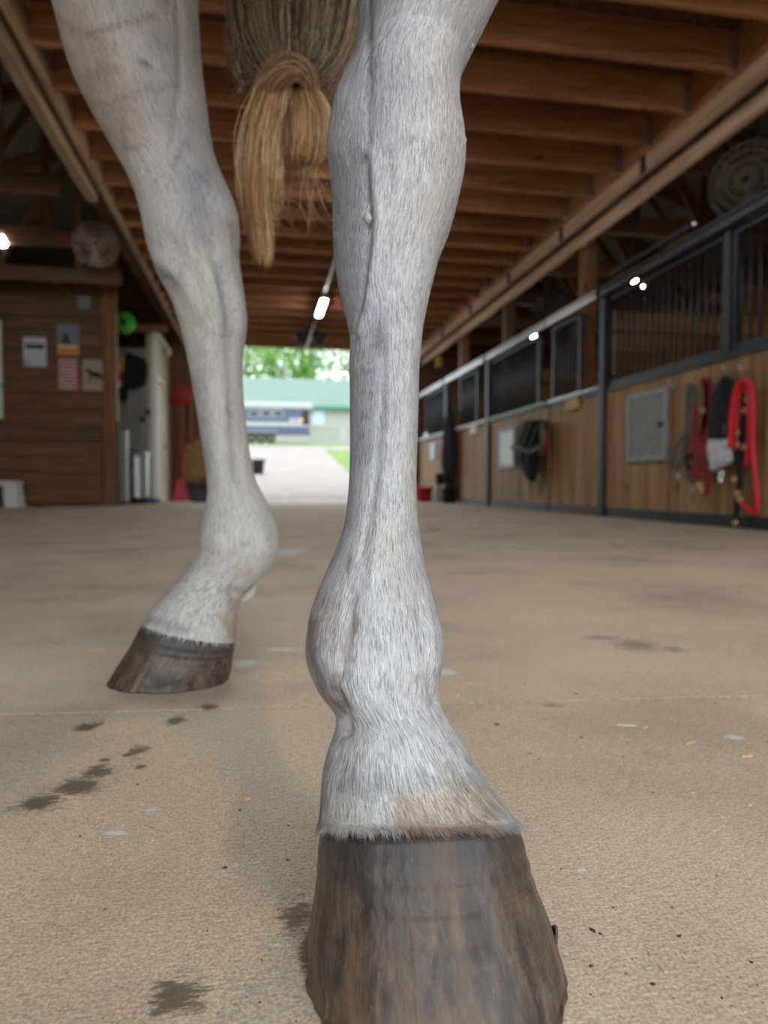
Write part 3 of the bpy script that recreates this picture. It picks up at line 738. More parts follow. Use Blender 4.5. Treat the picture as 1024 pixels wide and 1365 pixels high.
poster(76, 478, 106, 520, print_mat('red_print', lin(156, 42, 54), lin(226, 196, 194), 9, 'text'), 'red sign filled with lines of white lettering')
hpz = poster(110, 479, 138, 521, print_mat('sepia_print', lin(176, 152, 126), lin(140, 118, 96), 10, 'plain'), 'sepia poster of a dark horse beside the red sign')
# printed figures
def flat_fig(name, pts, m, par, dy=.018):
    MB().prism([onY(x, y, YW - dy) for x, y in pts], 1, .001).build(name, m, par)
flat_fig('horse_figure', [(113, 493), (118, 491), (122, 495), (129, 496), (135, 498), (137, 505), (136, 510), (134, 503), (130, 503), (129, 510), (128, 510), (128, 503), (123, 502), (120, 507), (119, 512), (118, 507), (120, 500), (116, 496)], M_DARK, hpz)
flat_fig('dark_figure', [(82, 458), (84, 448), (87, 442), (90, 446), (92, 452), (96, 458), (92, 460)], plain('figure_brown', lin(64, 36, 36), .6), ps)
WB = empty('whiteboard', wp(-20, 560, .03), 'white board cut off by the left edge', 'whiteboard')
a, b = wp(-50, 425, .03), wp(4, 558, .03); box('panel', ((a[0] + b[0]) / 2, YW - .03, (a[2] + b[2]) / 2), (b[0] - a[0], .03, a[2] - b[2]), M_WHITE, WB, bev=.008)
box('tray', ((a[0] + b[0]) / 2, YW - .07, a[2] - .92), (b[0] - a[0], .06, .04), M_GALV, WB)
for (x0, y0, x1, y1, lb, nm) in [(104, 394, 121, 412, 'grey electrical box on the plank wall above the posters', 'junction_box'), (69, 363, 80, 380, 'small grey sensor box near the top of the plank wall', 'sensor_box')]:
    a, b = wp(x0, y0, .03), wp(x1, y1, .03); T = empty(nm, (a + b) / 2, lb, 'electrical box')
    box('case', ((a[0] + b[0]) / 2, YW - .03, (a[2] + b[2]) / 2), (b[0] - a[0], .05, a[2] - b[2]), M_GRAYW, T, bev=.006); box('cover', ((a[0] + b[0]) / 2, YW - .058, (a[2] + b[2]) / 2), ((b[0] - a[0]) * .5, .006, (a[2] - b[2]) * .6), M_FRAME, T)
cnd = MB().tube([wp(0, 397, .01), wp(105, 403, .01)], .009, 6).build('conduit', M_GALV, pl)
MB().tube([wp(140, 405, .03), wp(140, 455, .03), wp(139, 570, .03), wp(139, 650, .03)], .014, 6).build('downpipe', M_BLACK, pl)
# step stool
q = onZ(20, 675); sx0, sx1 = onZ(-22, 675)[0], onZ(45, 675)[0]; sy = 10.0
ST = empty('step_stool', ((sx0 + sx1) / 2, sy, 0), 'white plastic step stool on the floor at the left edge', 'stool')
zt = .36
box('top', ((sx0 + sx1) / 2, sy + .14, zt - .03), (sx1 - sx0 - .06, .34, .06), M_WHITE, ST, bev=.015)
for s_, xx in ((-1, sx0 + .09), (1, sx1 - .09)):
    MB().add([(xx - .09, sy, 0), (xx + .09, sy, 0), (xx + .09, sy + .28, 0), (xx - .09, sy + .28, 0), (xx - .08 - s_ * .03, sy + .02, zt - .05), (xx + .08 - s_ * .03, sy + .02, zt - .05), (xx + .08 - s_ * .03, sy + .26, zt - .05), (xx - .08 - s_ * .03, sy + .26, zt - .05)], BF).build('leg', M_WHITE, ST)
# alcove things
def gp(px, py, Y): return onY(px, py, Y)
p = gp(183, 668, 11.7); b = np.array([p[0], 11.7, 0.])
TC = empty('trash_can', b, 'ribbed galvanised metal bin standing in the alcove', 'bin')
h0 = gp(183, 606, 11.7)[2]; r0 = (gp(200, 640, 11.7)[0] - gp(166, 640, 11.7)[0]) / 2
prof = [(.001, .08)] + [(r0 * (.92 + .06 * (k % 2)), .08 + (h0 - .08) * k / 16) for k in range(17)] + [(.001, h0)]
MB().lathe(prof, b, 24).build('body', M_GALV, TC, True)
MB().lathe([(.001, 0), (r0, 0), (r0, .08), (.001, .08)], b, 24).build('base', M_DARK, TC)
MB().lathe([(r0 * 1.04, h0 - .03), (r0 * 1.05, h0 + .01), (r0 * .7, h0 + .06), (.03, h0 + .08), (.001, h0 + .08)], b, 24).build('lid', M_GALV, TC, True)
MB().tube([b + (-.08, 0, h0 + .07), b + (0, 0, h0 + .14), b + (.08, 0, h0 + .07)], .01, 6).build('lid_handle', M_GALV, TC)
p = gp(166, 430, 11.4)
HR = empty('hose_reel', p, 'bright green round hose reel above the grey alcove wall', 'hose reel')
MB().lathe([(.05, -.05), (.15, -.05), (.165, -.02), (.165, .02), (.15, .05), (.05, .05)], p, 24, 1).build('reel_disc', M_GREEN, HR, True)
MB().lathe([(.001, -.08), (.045, -.08), (.045, .08), (.001, .08)], p, 12, 1).build('hub', M_BLACK, HR)
box('bracket', p + (0, .12, .0), (.06, .2, .3), M_BLACK, HR)
MB().tube(smooth_path([p + (-.13, 0, .05), p + (-.15, 0, .5), p + (-.1, 0, 1.0), p + (-.05, 0, 1.15)]), .014, 6).build('hose', plain('hose_green', lin(130, 150, 60), .5), HR)
box('shelf_beam', (p[0] + .1, 11.65, p[2] - .02), (1.0, .2, .08), M_TRUSS, wg)
def slabshape(px_pts, Y, th, m, name, par):
    return MB().prism([onY(x, y, Y) for x, y in px_pts], 1, th).build(name, m, par)
SP = empty('saddle_pad', gp(180, 530, YG - .06), 'black saddle pad hanging on the grey alcove wall', 'saddle pad')
slabshape([(163, 474), (172, 470), (192, 477), (196, 485), (195, 505), (190, 515), (176, 519), (164, 516)], YG - .14, .12, M_BFAB, 'pad', SP)
slabshape([(158, 516), (170, 516), (170, 531), (165, 535), (158, 533)], YG - .12, .06, M_BFAB, 'girth', SP)
box('wall_hook', gp(178, 472, YG - .04), (.05, .06, .05), M_GALV, SP)
BR = empty('grooming_brush', gp(155, 520, YG - .3), 'red brush hanging beside the black saddle pad', 'brush')
slabshape([(149, 494), (160, 492), (163, 505), (156, 512), (149, 508)], YG - .32, .06, M_REDP, 'brush_back', BR); slabshape([(155, 507), (161, 506), (160, 516), (155, 516)], YG - .31, .05, M_WFAB, 'bristles', BR)
YT = empty('hoof_pick', gp(161, 500, YG - .22), 'yellow handled tool hanging between the brush and saddle pad', 'tool')
slabshape([(160, 477), (165, 474), (164, 497), (158, 500)], YG - .2, .03, M_YELL, 'handle', YT); slabshape([(159, 499), (164, 497), (163, 506), (159, 506)], YG - .2, .02, M_SHINY, 'blade', YT)
KH = empty('coat_hooks', gp(193, 560, YG), 'small dark hooks on the grey alcove wall', 'hook')
for (x, y) in [(190, 559), (197, 549)]: box('hook', gp(x, y, YG - .04), (.07, .06, .09), M_BLACK, KH)
CB = empty('grey_locker', (gp(163, 668, 11.1)[0], 11.1, 0), 'narrow grey locker with a chrome lever just behind the wall corner', 'locker')
xa, xb = gp(158, 600, 11.1)[0], gp(168, 600, 11.1)[0]
box('case', ((xa + xb) / 2, 11.2, .62), (xb - xa, .3, 1.2), M_GRAYW, CB, bev=.006); box('lever', (xb - .01, 11.03, 1.17), (.12, .05, .07), M_SHINY, CB, bev=.015); box('plinth', ((xa + xb) / 2, 11.2, .03), (xb - xa + .02, .32, .05), M_DARK, CB)
p = onZ(209, 668.5); p = onY(209, 668, 12.0); 
SB = empty('blue_bag', (p[0], 12.0, 0), 'small blue and white packet lying on the floor by the bin', 'packet')
MB().lathe([(.001, -.13), (.03, -.12), (.045, -.05), (.04, .03), (.02, .05)], (p[0] - .02, 12.0, .045), 10, 0).build('packet_body', M_BLUE, SB, True); MB().lathe([(.02, .05), (.05, .06), (.05, .13), (.01, .15)], (p[0] - .02, 12.0, .052), 10, 0).build('packet_end', M_WHITE, SB, True)
# tools along the far left jamb
YB = 14.2
def tool(px0, py0, px1, py1, hm, label, name, head, hmat, cat):
    global YB; YB -= .13
    a, b = gp(px0, py0, YB), gp(px1, py1, YB); b[2] = 0.002 if head != 'broom' else b[2]; T = empty(name, (b[0], b[1], max(0, b[2])), label, cat, 'stable tools by the far doorway')
    MB().tube([a, b], .016, 6).build('handle', hm, T); 
    if head == 'fork':
        for k in range(7): MB().tube([a + (-.16 + .053 * k, 0, 0), a + (-.17 + .057 * k, -.06, .2), a + (-.17 + .057 * k, -.14, .3)], .012, 5).build('tine', hmat, T)
        MB().tube([a + (-.18, 0, 0), a + (.18, 0, 0)], .025, 6).build('crossbar', hmat, T)
    if head == 'broom':
        MB().tube([a, a + (0, 0, .03), (a[0], YF - .05, a[2] + .03)], .01, 6).build('hanger', M_GALV, T)
        MB().add([b + v for v in ((-.05, -.03, .75), (.05, -.03, .75), (.05, .03, .75), (-.05, .03, .75), (-.17, -.04, .0), (.17, -.04, .0), (.17, .04, .0), (-.17, .04, .0))], BF).build('bristles', hmat, T)
        box('ferrule', b + (0, 0, .77), (.12, .07, .06), M_DRED, T)
    if head == 'shovel':
        MB().add([b + v for v in ((-.05, -.02, .42), (.05, -.02, .42), (.05, .0, .42), (-.05, .0, .42), (-.17, -.06, .0), (.17, -.06, .0), (.17, -.03, .0), (-.17, -.03, .0))], BF).build('blade', hmat, T)
    return T
tool(243, 538, 243, 664, M_STRAW, 'red headed muck fork standing tines up by the far doorway', 'muck_fork', 'fork', M_REDP, 'fork')
tool(250, 536, 247, 664, M_DARK, 'second red muck fork with a black handle by the far doorway', 'muck_fork', 'fork', M_REDP, 'fork')
tool(256, 520, 253, 642, M_STRAW, 'straw broom with a tan handle beside the red forks', 'broom', 'broom', M_STRAW, 'broom')
tool(266, 525, 265, 636, M_DRED, 'broom with a dark red handle half hidden by the leg', 'broom', 'broom', M_STRAW, 'broom')
tool(242, 560, 241, 664, M_DRED, 'red shovel leaning low among the brooms', 'shovel', 'shovel', M_REDP, 'shovel')
q = gp(268, 664, 12.6); DB = empty('dark_tote', (q[0], q[1], 0), 'dark tote box on the floor behind the left leg', 'box')
box('tub', (q[0], q[1], .14), (.34, .3, .26), plain('grey_tote', lin(60, 56, 70), .6), DB, bev=.02); box('lid', (q[0], q[1], .285), (.37, .33, .04), M_DARK, DB, bev=.01)
sp_ = onY(240, 478, 13.6)
sb = empty('sconce', sp_, 'small white lamp at the top of the cream wall', 'lamp')
MB().lathe([(.001, -.06), (.05, -.04), (.06, .02), (.04, .06), (.001, .06)], (XA + .08, sp_[1], 2.8), 10).build('globe', M_WHITE, sb, True); box('base', (XA + .03, sp_[1], 2.83), (.08, .08, .06), M_GALV, sb)

# ================================================================== OUTSIDE
YTR = 50.
def op(px, py, Y=YTR): return onY(px, py, Y)
x1 = op(413, 560)[0]; x0 = x1 - 8.0; g0 = gz(YTR)
zr0, zr1 = op(400, 546)[2], op(400, 537)[2]
TR = empty('horse_trailer', ((x0 + x1) / 2, YTR, g0), 'dark blue horse trailer with white roof parked by the lawn', 'trailer')
zb = op(400, 581)[2]
box('body', ((x0 + x1) / 2, YTR + 1.1, (zb + zr0) / 2), (x1 - x0, 2.2, zr0 - zb), M_TRDARK, TR, bev=.08)
box('roof', ((x0 + x1) / 2 + .05, YTR + 1.1, (zr0 + zr1) / 2), (x1 - x0 + .3, 2.3, zr1 - zr0), M_WOUT, TR, bev=.12)
box('stripe', ((x0 + x1) / 2, YTR - .02, op(400, 566)[2]), (x1 - x0 - .1, .05, .28), M_WOUT, TR)
box('skirt', ((x0 + x1) / 2, YTR - .02, op(400, 582)[2]), (x1 - x0 - .1, .06, .14), M_WOUT, TR)
box('corner_panel', (x1 - .3, YTR - .02, op(400, 557)[2]), (.5, .05, 1.0), M_DARK, TR)
for px in (339, 355, 371): 
    w = box('window', (op(px, 551)[0], YTR - .02, op(px, 551)[2]), (.6, .05, .42), M_TRWIN, TR); box('window_frame', (op(px, 551)[0], YTR - .015, op(px, 551)[2]), (.68, .04, .5), M_GALV, w)
for px, m in ((389, M_WOUT), (395, plain('violet_decal', lin(150, 130, 200), .5)), (401, plain('orange_decal', lin(220, 170, 120), .5))):
    MB().lathe([(.001, -.03), (.16, -.03), (.16, .03), (.001, .03)], op(px, 560, YTR - .03), 14, 1).build('decal', m, TR)
for px in (348, 361, 335):
    c = op(px, 583); c[2] = g0 + .36
    w = MB().lathe([(.12, -.12), (.34, -.12), (.36, -.08), (.36, .08), (.34, .12), (.12, .12)], c + (0, .05, 0), 20, 1).build('wheel', M_DARK, TR, True)
    MB().lathe([(.001, -.14), (.2, -.13), (.2, .0), (.001, .0)], c + (0, .05, 0), 14, 1).build('hub_cap', M_DUST, w)
box('fender', (op(348, 577)[0], YTR - .05, g0 + .78), (2.4, .3, .08), M_GALV, TR, bev=.03)
# barn across the yard
YH = 62.
bx0, bx1 = op(150, 560, YH)[0], op(640, 560, YH)[0]; gh = gz(YH)
BH = empty('stable_building', ((bx0 + bx1) / 2, YH, gh), 'long white building with a pale green metal roof across the yard', 'building')
ze = op(440, 543, YH)[2]; zrg = op(440, 506, YH + 7)[2]
box('wall', ((bx0 + bx1) / 2, YH + 5, (gh + ze) / 2), (bx1 - bx0, 10, ze - gh), M_SIDING, BH)
rf = MB().add([(bx0 - .4, YH - .5, ze), (bx1 + .4, YH - .5, ze), (bx1 + .4, YH + 7, zrg), (bx0 - .4, YH + 7, zrg), (bx0 - .4, YH - .5, ze - .12), (bx1 + .4, YH - .5, ze - .12), (bx1 + .4, YH + 14.5, ze), (bx0 - .4, YH + 14.5, ze)],
    [(0, 1, 2, 3), (3, 2, 6, 7), (4, 7, 6, 5), (0, 4, 5, 1), (0, 3, 7, 4), (1, 5, 6, 2)]).build('roof', M_GROOF, BH)
n = int((bx1 - bx0) / .6)
for k in range(n):
    xx = bx0 + k * .6; d = np.array([0, 7.5, zrg - ze]); 
    o = box('roof_rib', (xx, YH + 3.25, (ze + zrg) / 2 + .02), (.05, round(float(np.linalg.norm(d)), 2), .05), M_GROOF, rf); o.rotation_euler = (math.atan2(zrg - ze, 7.5), 0, 0)
box('eave_trim', ((bx0 + bx1) / 2, YH - .52, ze - .1), (bx1 - bx0 + .8, .12, .3), M_GTRIM, BH)
for px in (425, 300, 520):
    w = box('window', (op(px, 556, YH)[0], YH - .02, op(px, 556, YH)[2]), (1.0, .08, 1.3), plain('window_pane', lin(170, 190, 204), .2), BH)
    box('window_frame', (op(px, 556, YH)[0], YH - .01, op(px, 556, YH)[2]), (1.2, .06, 1.5), M_WOUT, w)
# fence
FN = empty('paddock_fence', (op(455, 580, 53)[0], 53, gz(53)), 'white posts and thin rails of a paddock fence before the building', 'fence')
fx0, fx1 = op(413, 575, 53)[0], op(560, 575, 53)[0]; gfe = gz(53)
for k in range(5): box('fence_post', (op(457, 575, 53)[0] + (k - 1) * 2.5, 53, gfe + .65), (.16 if k != 1 else .5, .16, 1.3), M_WOUT, FN)
for z in (.35, .7, 1.05): box('fence_rail', ((fx0 + fx1) / 2, 53, gfe + z), (fx1 - fx0, .05, .05), M_GTRIM, FN)
p = edge_x(345, 632)
TB = empty('black_tub', p, 'black rubber tub on the driveway at the edge of the left leg', 'tub')
MB().lathe([(.001, 0), (.16, 0), (.2, .42), (.22, .45), (.18, .45), (.15, .05), (.001, .05)], p + (-.02, 0, 0), 16).build('shell', M_DARK, TB, True)
for s_ in (-1, 1): MB().tube([p + (s_ * .2 - .02, -.05, .4), p + (s_ * .25 - .02, 0, .42), p + (s_ * .2 - .02, .05, .4)], .015, 6).build('grip', M_DARK, TB)
# trees
def tree(px, py, Y, rx, rz, n, label, seed, name='leafy_tree'):
    rg = np.random.default_rng(seed); c = onY(px, py, Y); g = gz(Y)
    T = empty(name, (c[0], Y, g), label, 'tree', 'trees beyond the building')
    mb = MB(); mb.tube([(c[0], Y, g), (c[0] + .2, Y, (g + c[2]) / 2), (c[0], Y, c[2] + rz * .3)], [.4, .3, .1], 8)
    mb.build('trunk', M_BARK, T, True)
    mb = MB()
    for k in range(9):
        q = rg.uniform(0, 6.28); e = rg.uniform(.2, 1.0); mb.tube([(c[0], Y, c[2] - rz * .4), (c[0] + math.cos(q) * rx * .7, Y + math.sin(q) * rx * .5, c[2] - rz * .4 + rz * e)], [.14, .03], 5)
    mb.build('branches', M_BARK, T)
    cl = 55; C = rg.normal(size=(cl, 3)); C /= np.linalg.norm(C, axis=1)[:, None]; C *= rg.uniform(.35, 1, (cl, 1)) * np.array([rx, rx * .8, rz])
    k = rg.integers(0, cl, n); P = C[k] + rg.normal(size=(n, 3)) * rx * .17 + np.array([c[0], Y, c[2]])
    A = rg.normal(size=(n, 3)); A /= np.linalg.norm(A, axis=1)[:, None]; B = np.cross(A, rg.normal(size=(n, 3))); B /= np.linalg.norm(B, axis=1)[:, None]
    s_ = rg.uniform(.14, .3, (n, 1)); V = np.stack([P - A * s_, P + B * s_ * .6, P + A * s_, P - B * s_ * .6], 1).reshape(-1, 3)
    o = mk('foliage', V, [(4 * i, 4 * i + 1, 4 * i + 2, 4 * i + 3) for i in range(n)], M_LEAF, T); o['kind'] = 'stuff'
tree(400, 480, 86, 5.2, 6.0, 5200, 'big bright green tree above the green roof', 1)
tree(330, 478, 98, 5.4, 6., 3000, 'pale green tree beside the left leg above the roof', 2)
tree(470, 478, 98, 5.0, 5.6, 2600, 'loose green tree with gaps of sky beside the near leg', 3)
tree(365, 455, 112, 5.4, 6., 2400, 'taller tree set back between the others', 4)
tree(255, 470, 118, 6, 5.5, 2500, 'tree hidden behind the left leg', 5)
tree(532, 470, 86, 5, 5.5, 2500, 'tree hidden behind the near leg', 6)


# ================================================================== THE HORSE
def coat_mat():
    m, nt, bs = newmat('grey_horse_coat')
    uvn = nt.nodes.new('ShaderNodeUVMap'); uvn.uv_map = 'along'
    def nz(su, sv, det=4., ro=.6, dist=0.):
        mp = nt.nodes.new('ShaderNodeMapping'); mp.inputs['Scale'].default_value = (su, sv, 1); L(nt, uvn.outputs[0], mp.inputs[0])
        n = N(nt, 'ShaderNodeTexNoise', Scale=1., Detail=det, Roughness=ro, Distortion=dist); L(nt, mp.outputs[0], n.inputs[0]); return n.outputs[0]
    fine = nz(900, 70, 4., .65, .3); clump = nz(300, 26, 4., .6, .6); patch = nz(22, 12, 4., .6)
    at_ = nt.nodes.new('ShaderNodeAttribute'); at_.attribute_name = 'tint'
    c = mixc(nt, .55, at_.outputs['Color'], ramp(nt, fine, [(.3, (.28, .28, .28)), (.5, (.5, .5, .5)), (.72, (.72, .72, .72))]), 'OVERLAY')
    c = mixc(nt, .5, c, ramp(nt, clump, [(.28, (.30, .29, .28)), (.5, (.5, .5, .5)), (.74, (.68, .68, .68))]), 'OVERLAY')
    c = mixc(nt, .4, c, ramp(nt, patch, [(.3, (.36, .36, .38)), (.7, (.62, .62, .61))]), 'OVERLAY')
    L(nt, c, bs.inputs['Base Color']); bs.inputs['Roughness'].default_value = .5
    bs.inputs['Specular IOR Level'].default_value = .45
    h = math_(nt, 'ADD', math_(nt, 'MULTIPLY', clump, 1.3), math_(nt, 'MULTIPLY', fine, .5)); bump(nt, h, .75, .0016, bs); return m
def tint_mat(name, rough=.5, spec=.4):
    m, nt, bs = newmat(name); a = nt.nodes.new('ShaderNodeAttribute'); a.attribute_name = 'tint'
    n = N(nt, 'ShaderNodeTexNoise', Scale=120., Detail=2.); tcn = nt.nodes.new('ShaderNodeTexCoord'); L(nt, tcn.outputs['Object'], n.inputs[0])
    L(nt, mixc(nt, .25, a.outputs['Color'], ramp(nt, n.outputs[0], [(.3, (.35, .35, .35)), (.7, (.65, .65, .65))]), 'OVERLAY'), bs.inputs['Base Color'])
    bs.inputs['Roughness'].default_value = rough; bs.inputs['Specular IOR Level'].default_value = spec; return m
M_COAT = coat_mat(); M_FUR = tint_mat('coat_hair', .5, .35); M_TAIL = tint_mat('tail_hair', .42, .5)
def hoof_mat():
    m, nt, bs = newmat('wet_dark_hoof')
    uvn = nt.nodes.new('ShaderNodeUVMap'); uvn.uv_map = 'along'
    def nz(su, sv, det=4., ro=.6, dist=0.):
        mp = nt.nodes.new('ShaderNodeMapping'); mp.inputs['Scale'].default_value = (su, sv, 1); L(nt, uvn.outputs[0], mp.inputs[0])
        n = N(nt, 'ShaderNodeTexNoise', Scale=1., Detail=det, Roughness=ro, Distortion=dist); L(nt, mp.outputs[0], n.inputs[0]); return n.outputs[0]
    streak = nz(46, 3.2, 6., .7, .4); fine = nz(220, 9, 4., .6); blot = nz(17, 1.7, 5., .65, .4); mot = nz(90, 10, 5., .7, .5)
    sp = nt.nodes.new('ShaderNodeSeparateXYZ'); L(nt, uvn.outputs[0], sp.inputs[0])
    rings = N(nt, 'ShaderNodeTexNoise', Scale=1., Detail=3.); mp = nt.nodes.new('ShaderNodeMapping'); mp.inputs['Scale'].default_value = (1.2, 34, 1); L(nt, uvn.outputs[0], mp.inputs[0]); L(nt, mp.outputs[0], rings.inputs[0])
    c = ramp(nt, streak, [(.25, lin(34, 29, 27)), (.45, lin(62, 53, 47)), (.6, lin(88, 75, 64)), (.8, lin(124, 103, 82))])
    c = mixc(nt, ramp(nt, blot, [(.5, (0, 0, 0)), (.72, (.75, .75, .75))]), c, lin(116, 88, 62))
    c = mixc(nt, ramp(nt, blot, [(.28, (.75, .75, .75)), (.46, (0, 0, 0))]), c, lin(38, 34, 34))
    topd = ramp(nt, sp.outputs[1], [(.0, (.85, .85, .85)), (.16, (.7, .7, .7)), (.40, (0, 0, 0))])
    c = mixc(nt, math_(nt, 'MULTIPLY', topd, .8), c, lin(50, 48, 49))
    c = mixc(nt, .5, c, ramp(nt, mot, [(.3, (.3, .3, .3)), (.7, (.66, .66, .66))]), 'OVERLAY')
    c = mixc(nt, ramp(nt, fine, [(.66, (0, 0, 0)), (.76, (.4, .4, .4))]), c, lin(186, 166, 140))
    L(nt, c, bs.inputs['Base Color'])
    L(nt, ramp(nt, mot, [(.3, (.30, .30, .30)), (.7, (.62, .62, .62))]), bs.inputs['Roughness'])
    h = math_(nt, 'ADD', math_(nt, 'MULTIPLY', rings.outputs[0], .30), math_(nt, 'ADD', math_(nt, 'MULTIPLY', streak, .5), math_(nt, 'MULTIPLY', mot, .5)))
    bump(nt, h, .6, .0025, bs); bs.inputs['Coat Weight'].default_value = .22; bs.inputs['Coat Roughness'].default_value = .1; bs.inputs['Specular IOR Level'].default_value = .3; return m
M_HOOF = hoof_mat()

def cr_interp(A, n):
    """Catmull-Rom through the rows of A, n samples per span"""
    A = np.asarray(A, float); P = np.vstack([2 * A[0] - A[1], A, 2 * A[-1] - A[-2]]); out = []
    for i in range(1, len(P) - 2):
        t = (np.arange(n) / n)[:, None]; p0, p1, p2, p3 = P[i - 1], P[i], P[i + 1], P[i + 2]
        m1 = (p2 - p0) * .5; m2 = (p3 - p1) * .5
        out.append((2 * t ** 3 - 3 * t ** 2 + 1) * p1 + (t ** 3 - 2 * t ** 2 + t) * m1 + (-2 * t ** 3 + 3 * t ** 2) * p2 + (t ** 3 - t ** 2) * m2)
    out.append(A[-1:]); return np.vstack(out)
def grid_normals(G):
    dr = np.gradient(G, axis=0); da = np.roll(G, -1, 1) - np.roll(G, 1, 1)
    n = np.cross(da, dr); n /= np.linalg.norm(n, axis=2)[..., None] + 1e-12; return n
def polydist(px, py, poly):
    d = np.full(px.shape, 1e9)
    for (x0, y0), (x1, y1) in zip(poly[:-1], poly[1:]):
        vx, vy = x1 - x0, y1 - y0; t = np.clip(((px - x0) * vx + (py - y0) * vy) / (vx * vx + vy * vy + 1e-9), 0, 1)
        d = np.minimum(d, np.hypot(px - x0 - t * vx, py - y0 - t * vy))
    return d
def leg_grid(secs, nspan, nseg, feats):
    """secs rows: Lx, Ly, Rx, Ry, depth, half depth, tilt -> grid of rings (top to bottom)"""
    A = cr_interp(secs, nspan); nr = len(A); th = np.linspace(0, 2 * np.pi, nseg, endpoint=False)
    G = np.zeros((nr, nseg, 3))
    for i, (lx, ly, rx, ry, d, b, tl) in enumerate(A):
        Lp, Rp = at(lx, ly, d), at(rx, ry, d); c = (Lp + Rp) / 2; a = (Rp - Lp) / 2
        bv = (FH + ZU * tl); bv = bv * b
        ct, st = np.cos(th), np.sin(th)
        G[i] = c + np.outer(ct, a) + np.outer(st, bv)
    n = grid_normals(G)
    if ((G - G.mean(1, keepdims=True)) * n).sum() < 0: n = -n
    X, Y = proj(G.reshape(-1, 3)); X = X.reshape(nr, nseg); Y = Y.reshape(nr, nseg)
    view = G - CAMP; front = np.clip(-(view * n).sum(2) / np.linalg.norm(view, axis=2) * 4, 0, 1)
    D = np.zeros((nr, nseg))
    for poly, w, h in feats: D += h * np.exp(-(polydist(X, Y, poly) / w) ** 2) * front
    G = G + n * D[..., None]
    return G, X, Y, front
def tint_for(X, Y, front, base, marks):
    T = np.ones(X.shape + (3,)) * np.array(base)
    for poly, w, col, amt in marks:
        k = (amt * np.exp(-(polydist(X, Y, poly) / w) ** 2) * front)[..., None]; T = T * (1 - k) + np.array(col) * k
    return T
BASE = lin(184, 182, 182)[:3]; GREYB = lin(132, 132, 140)[:3]; BROWN = lin(120, 88, 62)[:3]; TAN = lin(168, 138, 104)[:3]; CREAM = lin(188, 180, 164)[:3]; DKB = lin(92, 66, 50)[:3]; DGR = lin(112, 106, 106)[:3]

# near hind leg, measured ring by ring from gaskin to coronet
near_raw = [  # y, left, right, depth, half depth, tilt
 (-560, 300, 660, .70, .15, 0), (-330, 395, 745, .66, .14, 0), (-160, 462, 722, .62, .105, 0), (-60, 479, 690, .605, .085, 0), (0, 478, 662, .60, .075, 0), (30, 478, 647, .60, .073, 0), (60, 476, 632, .605, .072, 0), (90, 470, 618, .61, .072, 0),
 (110, 461, 613, .61, .073, 0), (130, 451, 612, .61, .074, 0), (150, 445, 613, .61, .075, 0), (180, 440, 618, .612, .076, 0), (205, 437, 620, .612, .076, 0), (232, 439, 618, .61, .074, 0), (255, 442, 613, .608, .072, 0), (285, 444, 606, .604, .067, 0),
 (315, 444, 597, .60, .061, 0), (345, 446, 585, .595, .054, 0), (375, 450, 577, .59, .048, 0), (405, 457, 570, .583, .043, 0), (435, 464, 564, .576, .04, 0), (455, 467, 562, .572, .038, 0), (490, 466, 559, .563, .036, 0), (525, 467, 558, .555, .036, 0),
 (560, 467, 557, .546, .035, 0), (600, 467, 556, .537, .035, 0), (640, 466, 555, .527, .036, 0), (675, 463, 556, .519, .038, 0), (702, 459, 558, .513, .04, 0), (730, 449, 562, .507, .043, 0), (760, 436, 567, .501, .047, 0), (790, 423, 575, .495, .05, -.02),
 (818, 414, 583, .49, .053, -.04), (842, 410, 589, .486, .054, -.06), (862, 408, 591, .483, .054, -.08), (882, 410, 590, .48, .0545, -.1), (902, 417, 586, .477, .0535, -.12), (920, 426, 584, .475, .053, -.14), (936, 438, 586, .474, .0535, -.16), (950, 447, 592, .472, .053, -.18),
 (968, 448, 603, .47, .053, -.2), (990, 441, 616, .467, .0525, -.23), (1015, 435, 630, .464, .0525, -.26), (1042, 431, 647, .461, .051, -.3), (1066, 429, 666, .458, .052, -.34), (1086, 427, 681, .455, .054, -.38), (1097, 425, 692, .451, .0565, -.42)]
near_secs = [(l, y, r, y, d, b, t) for (y, l, r, d, b, t) in near_raw]
near_feats = [([(492, -60), (492, 60), (490, 140), (489, 190)], 5, -.0022), ([(497, 205), (500, 240), (506, 285), (499, 340), (490, 400), (478, 440)], 9, .0042), ([(489, 215), (491, 260), (493, 300), (490, 350), (483, 410), (472, 445)], 5, -.0032),
 ([(452, 130), (447, 170), (446, 200)], 22, .003), ([(540, 240), (528, 300), (527, 370)], 10, .0015), ([(560, 200), (575, 250)], 30, .003), ([(512, 455), (508, 540), (500, 640), (482, 740)], 5, -.0016), ([(522, 520), (515, 600), (506, 690), (494, 780)], 5, .0016), ([(545, 470), (540, 600), (536, 700)], 14, .0012),
 ([(470, 790), (462, 850), (452, 900)], 7, -.0022), ([(430, 830), (428, 870)], 14, .003), ([(449, 925), (458, 950), (462, 975)], 7, -.004), ([(570, 840), (576, 880)], 12, .003), ([(560, 800), (563, 860), (572, 910), (580, 935)], 6, -.002), ([(520, 800), (520, 860)], 48, .0015), ([(440, 1000), (436, 1060)], 10, .0015)]
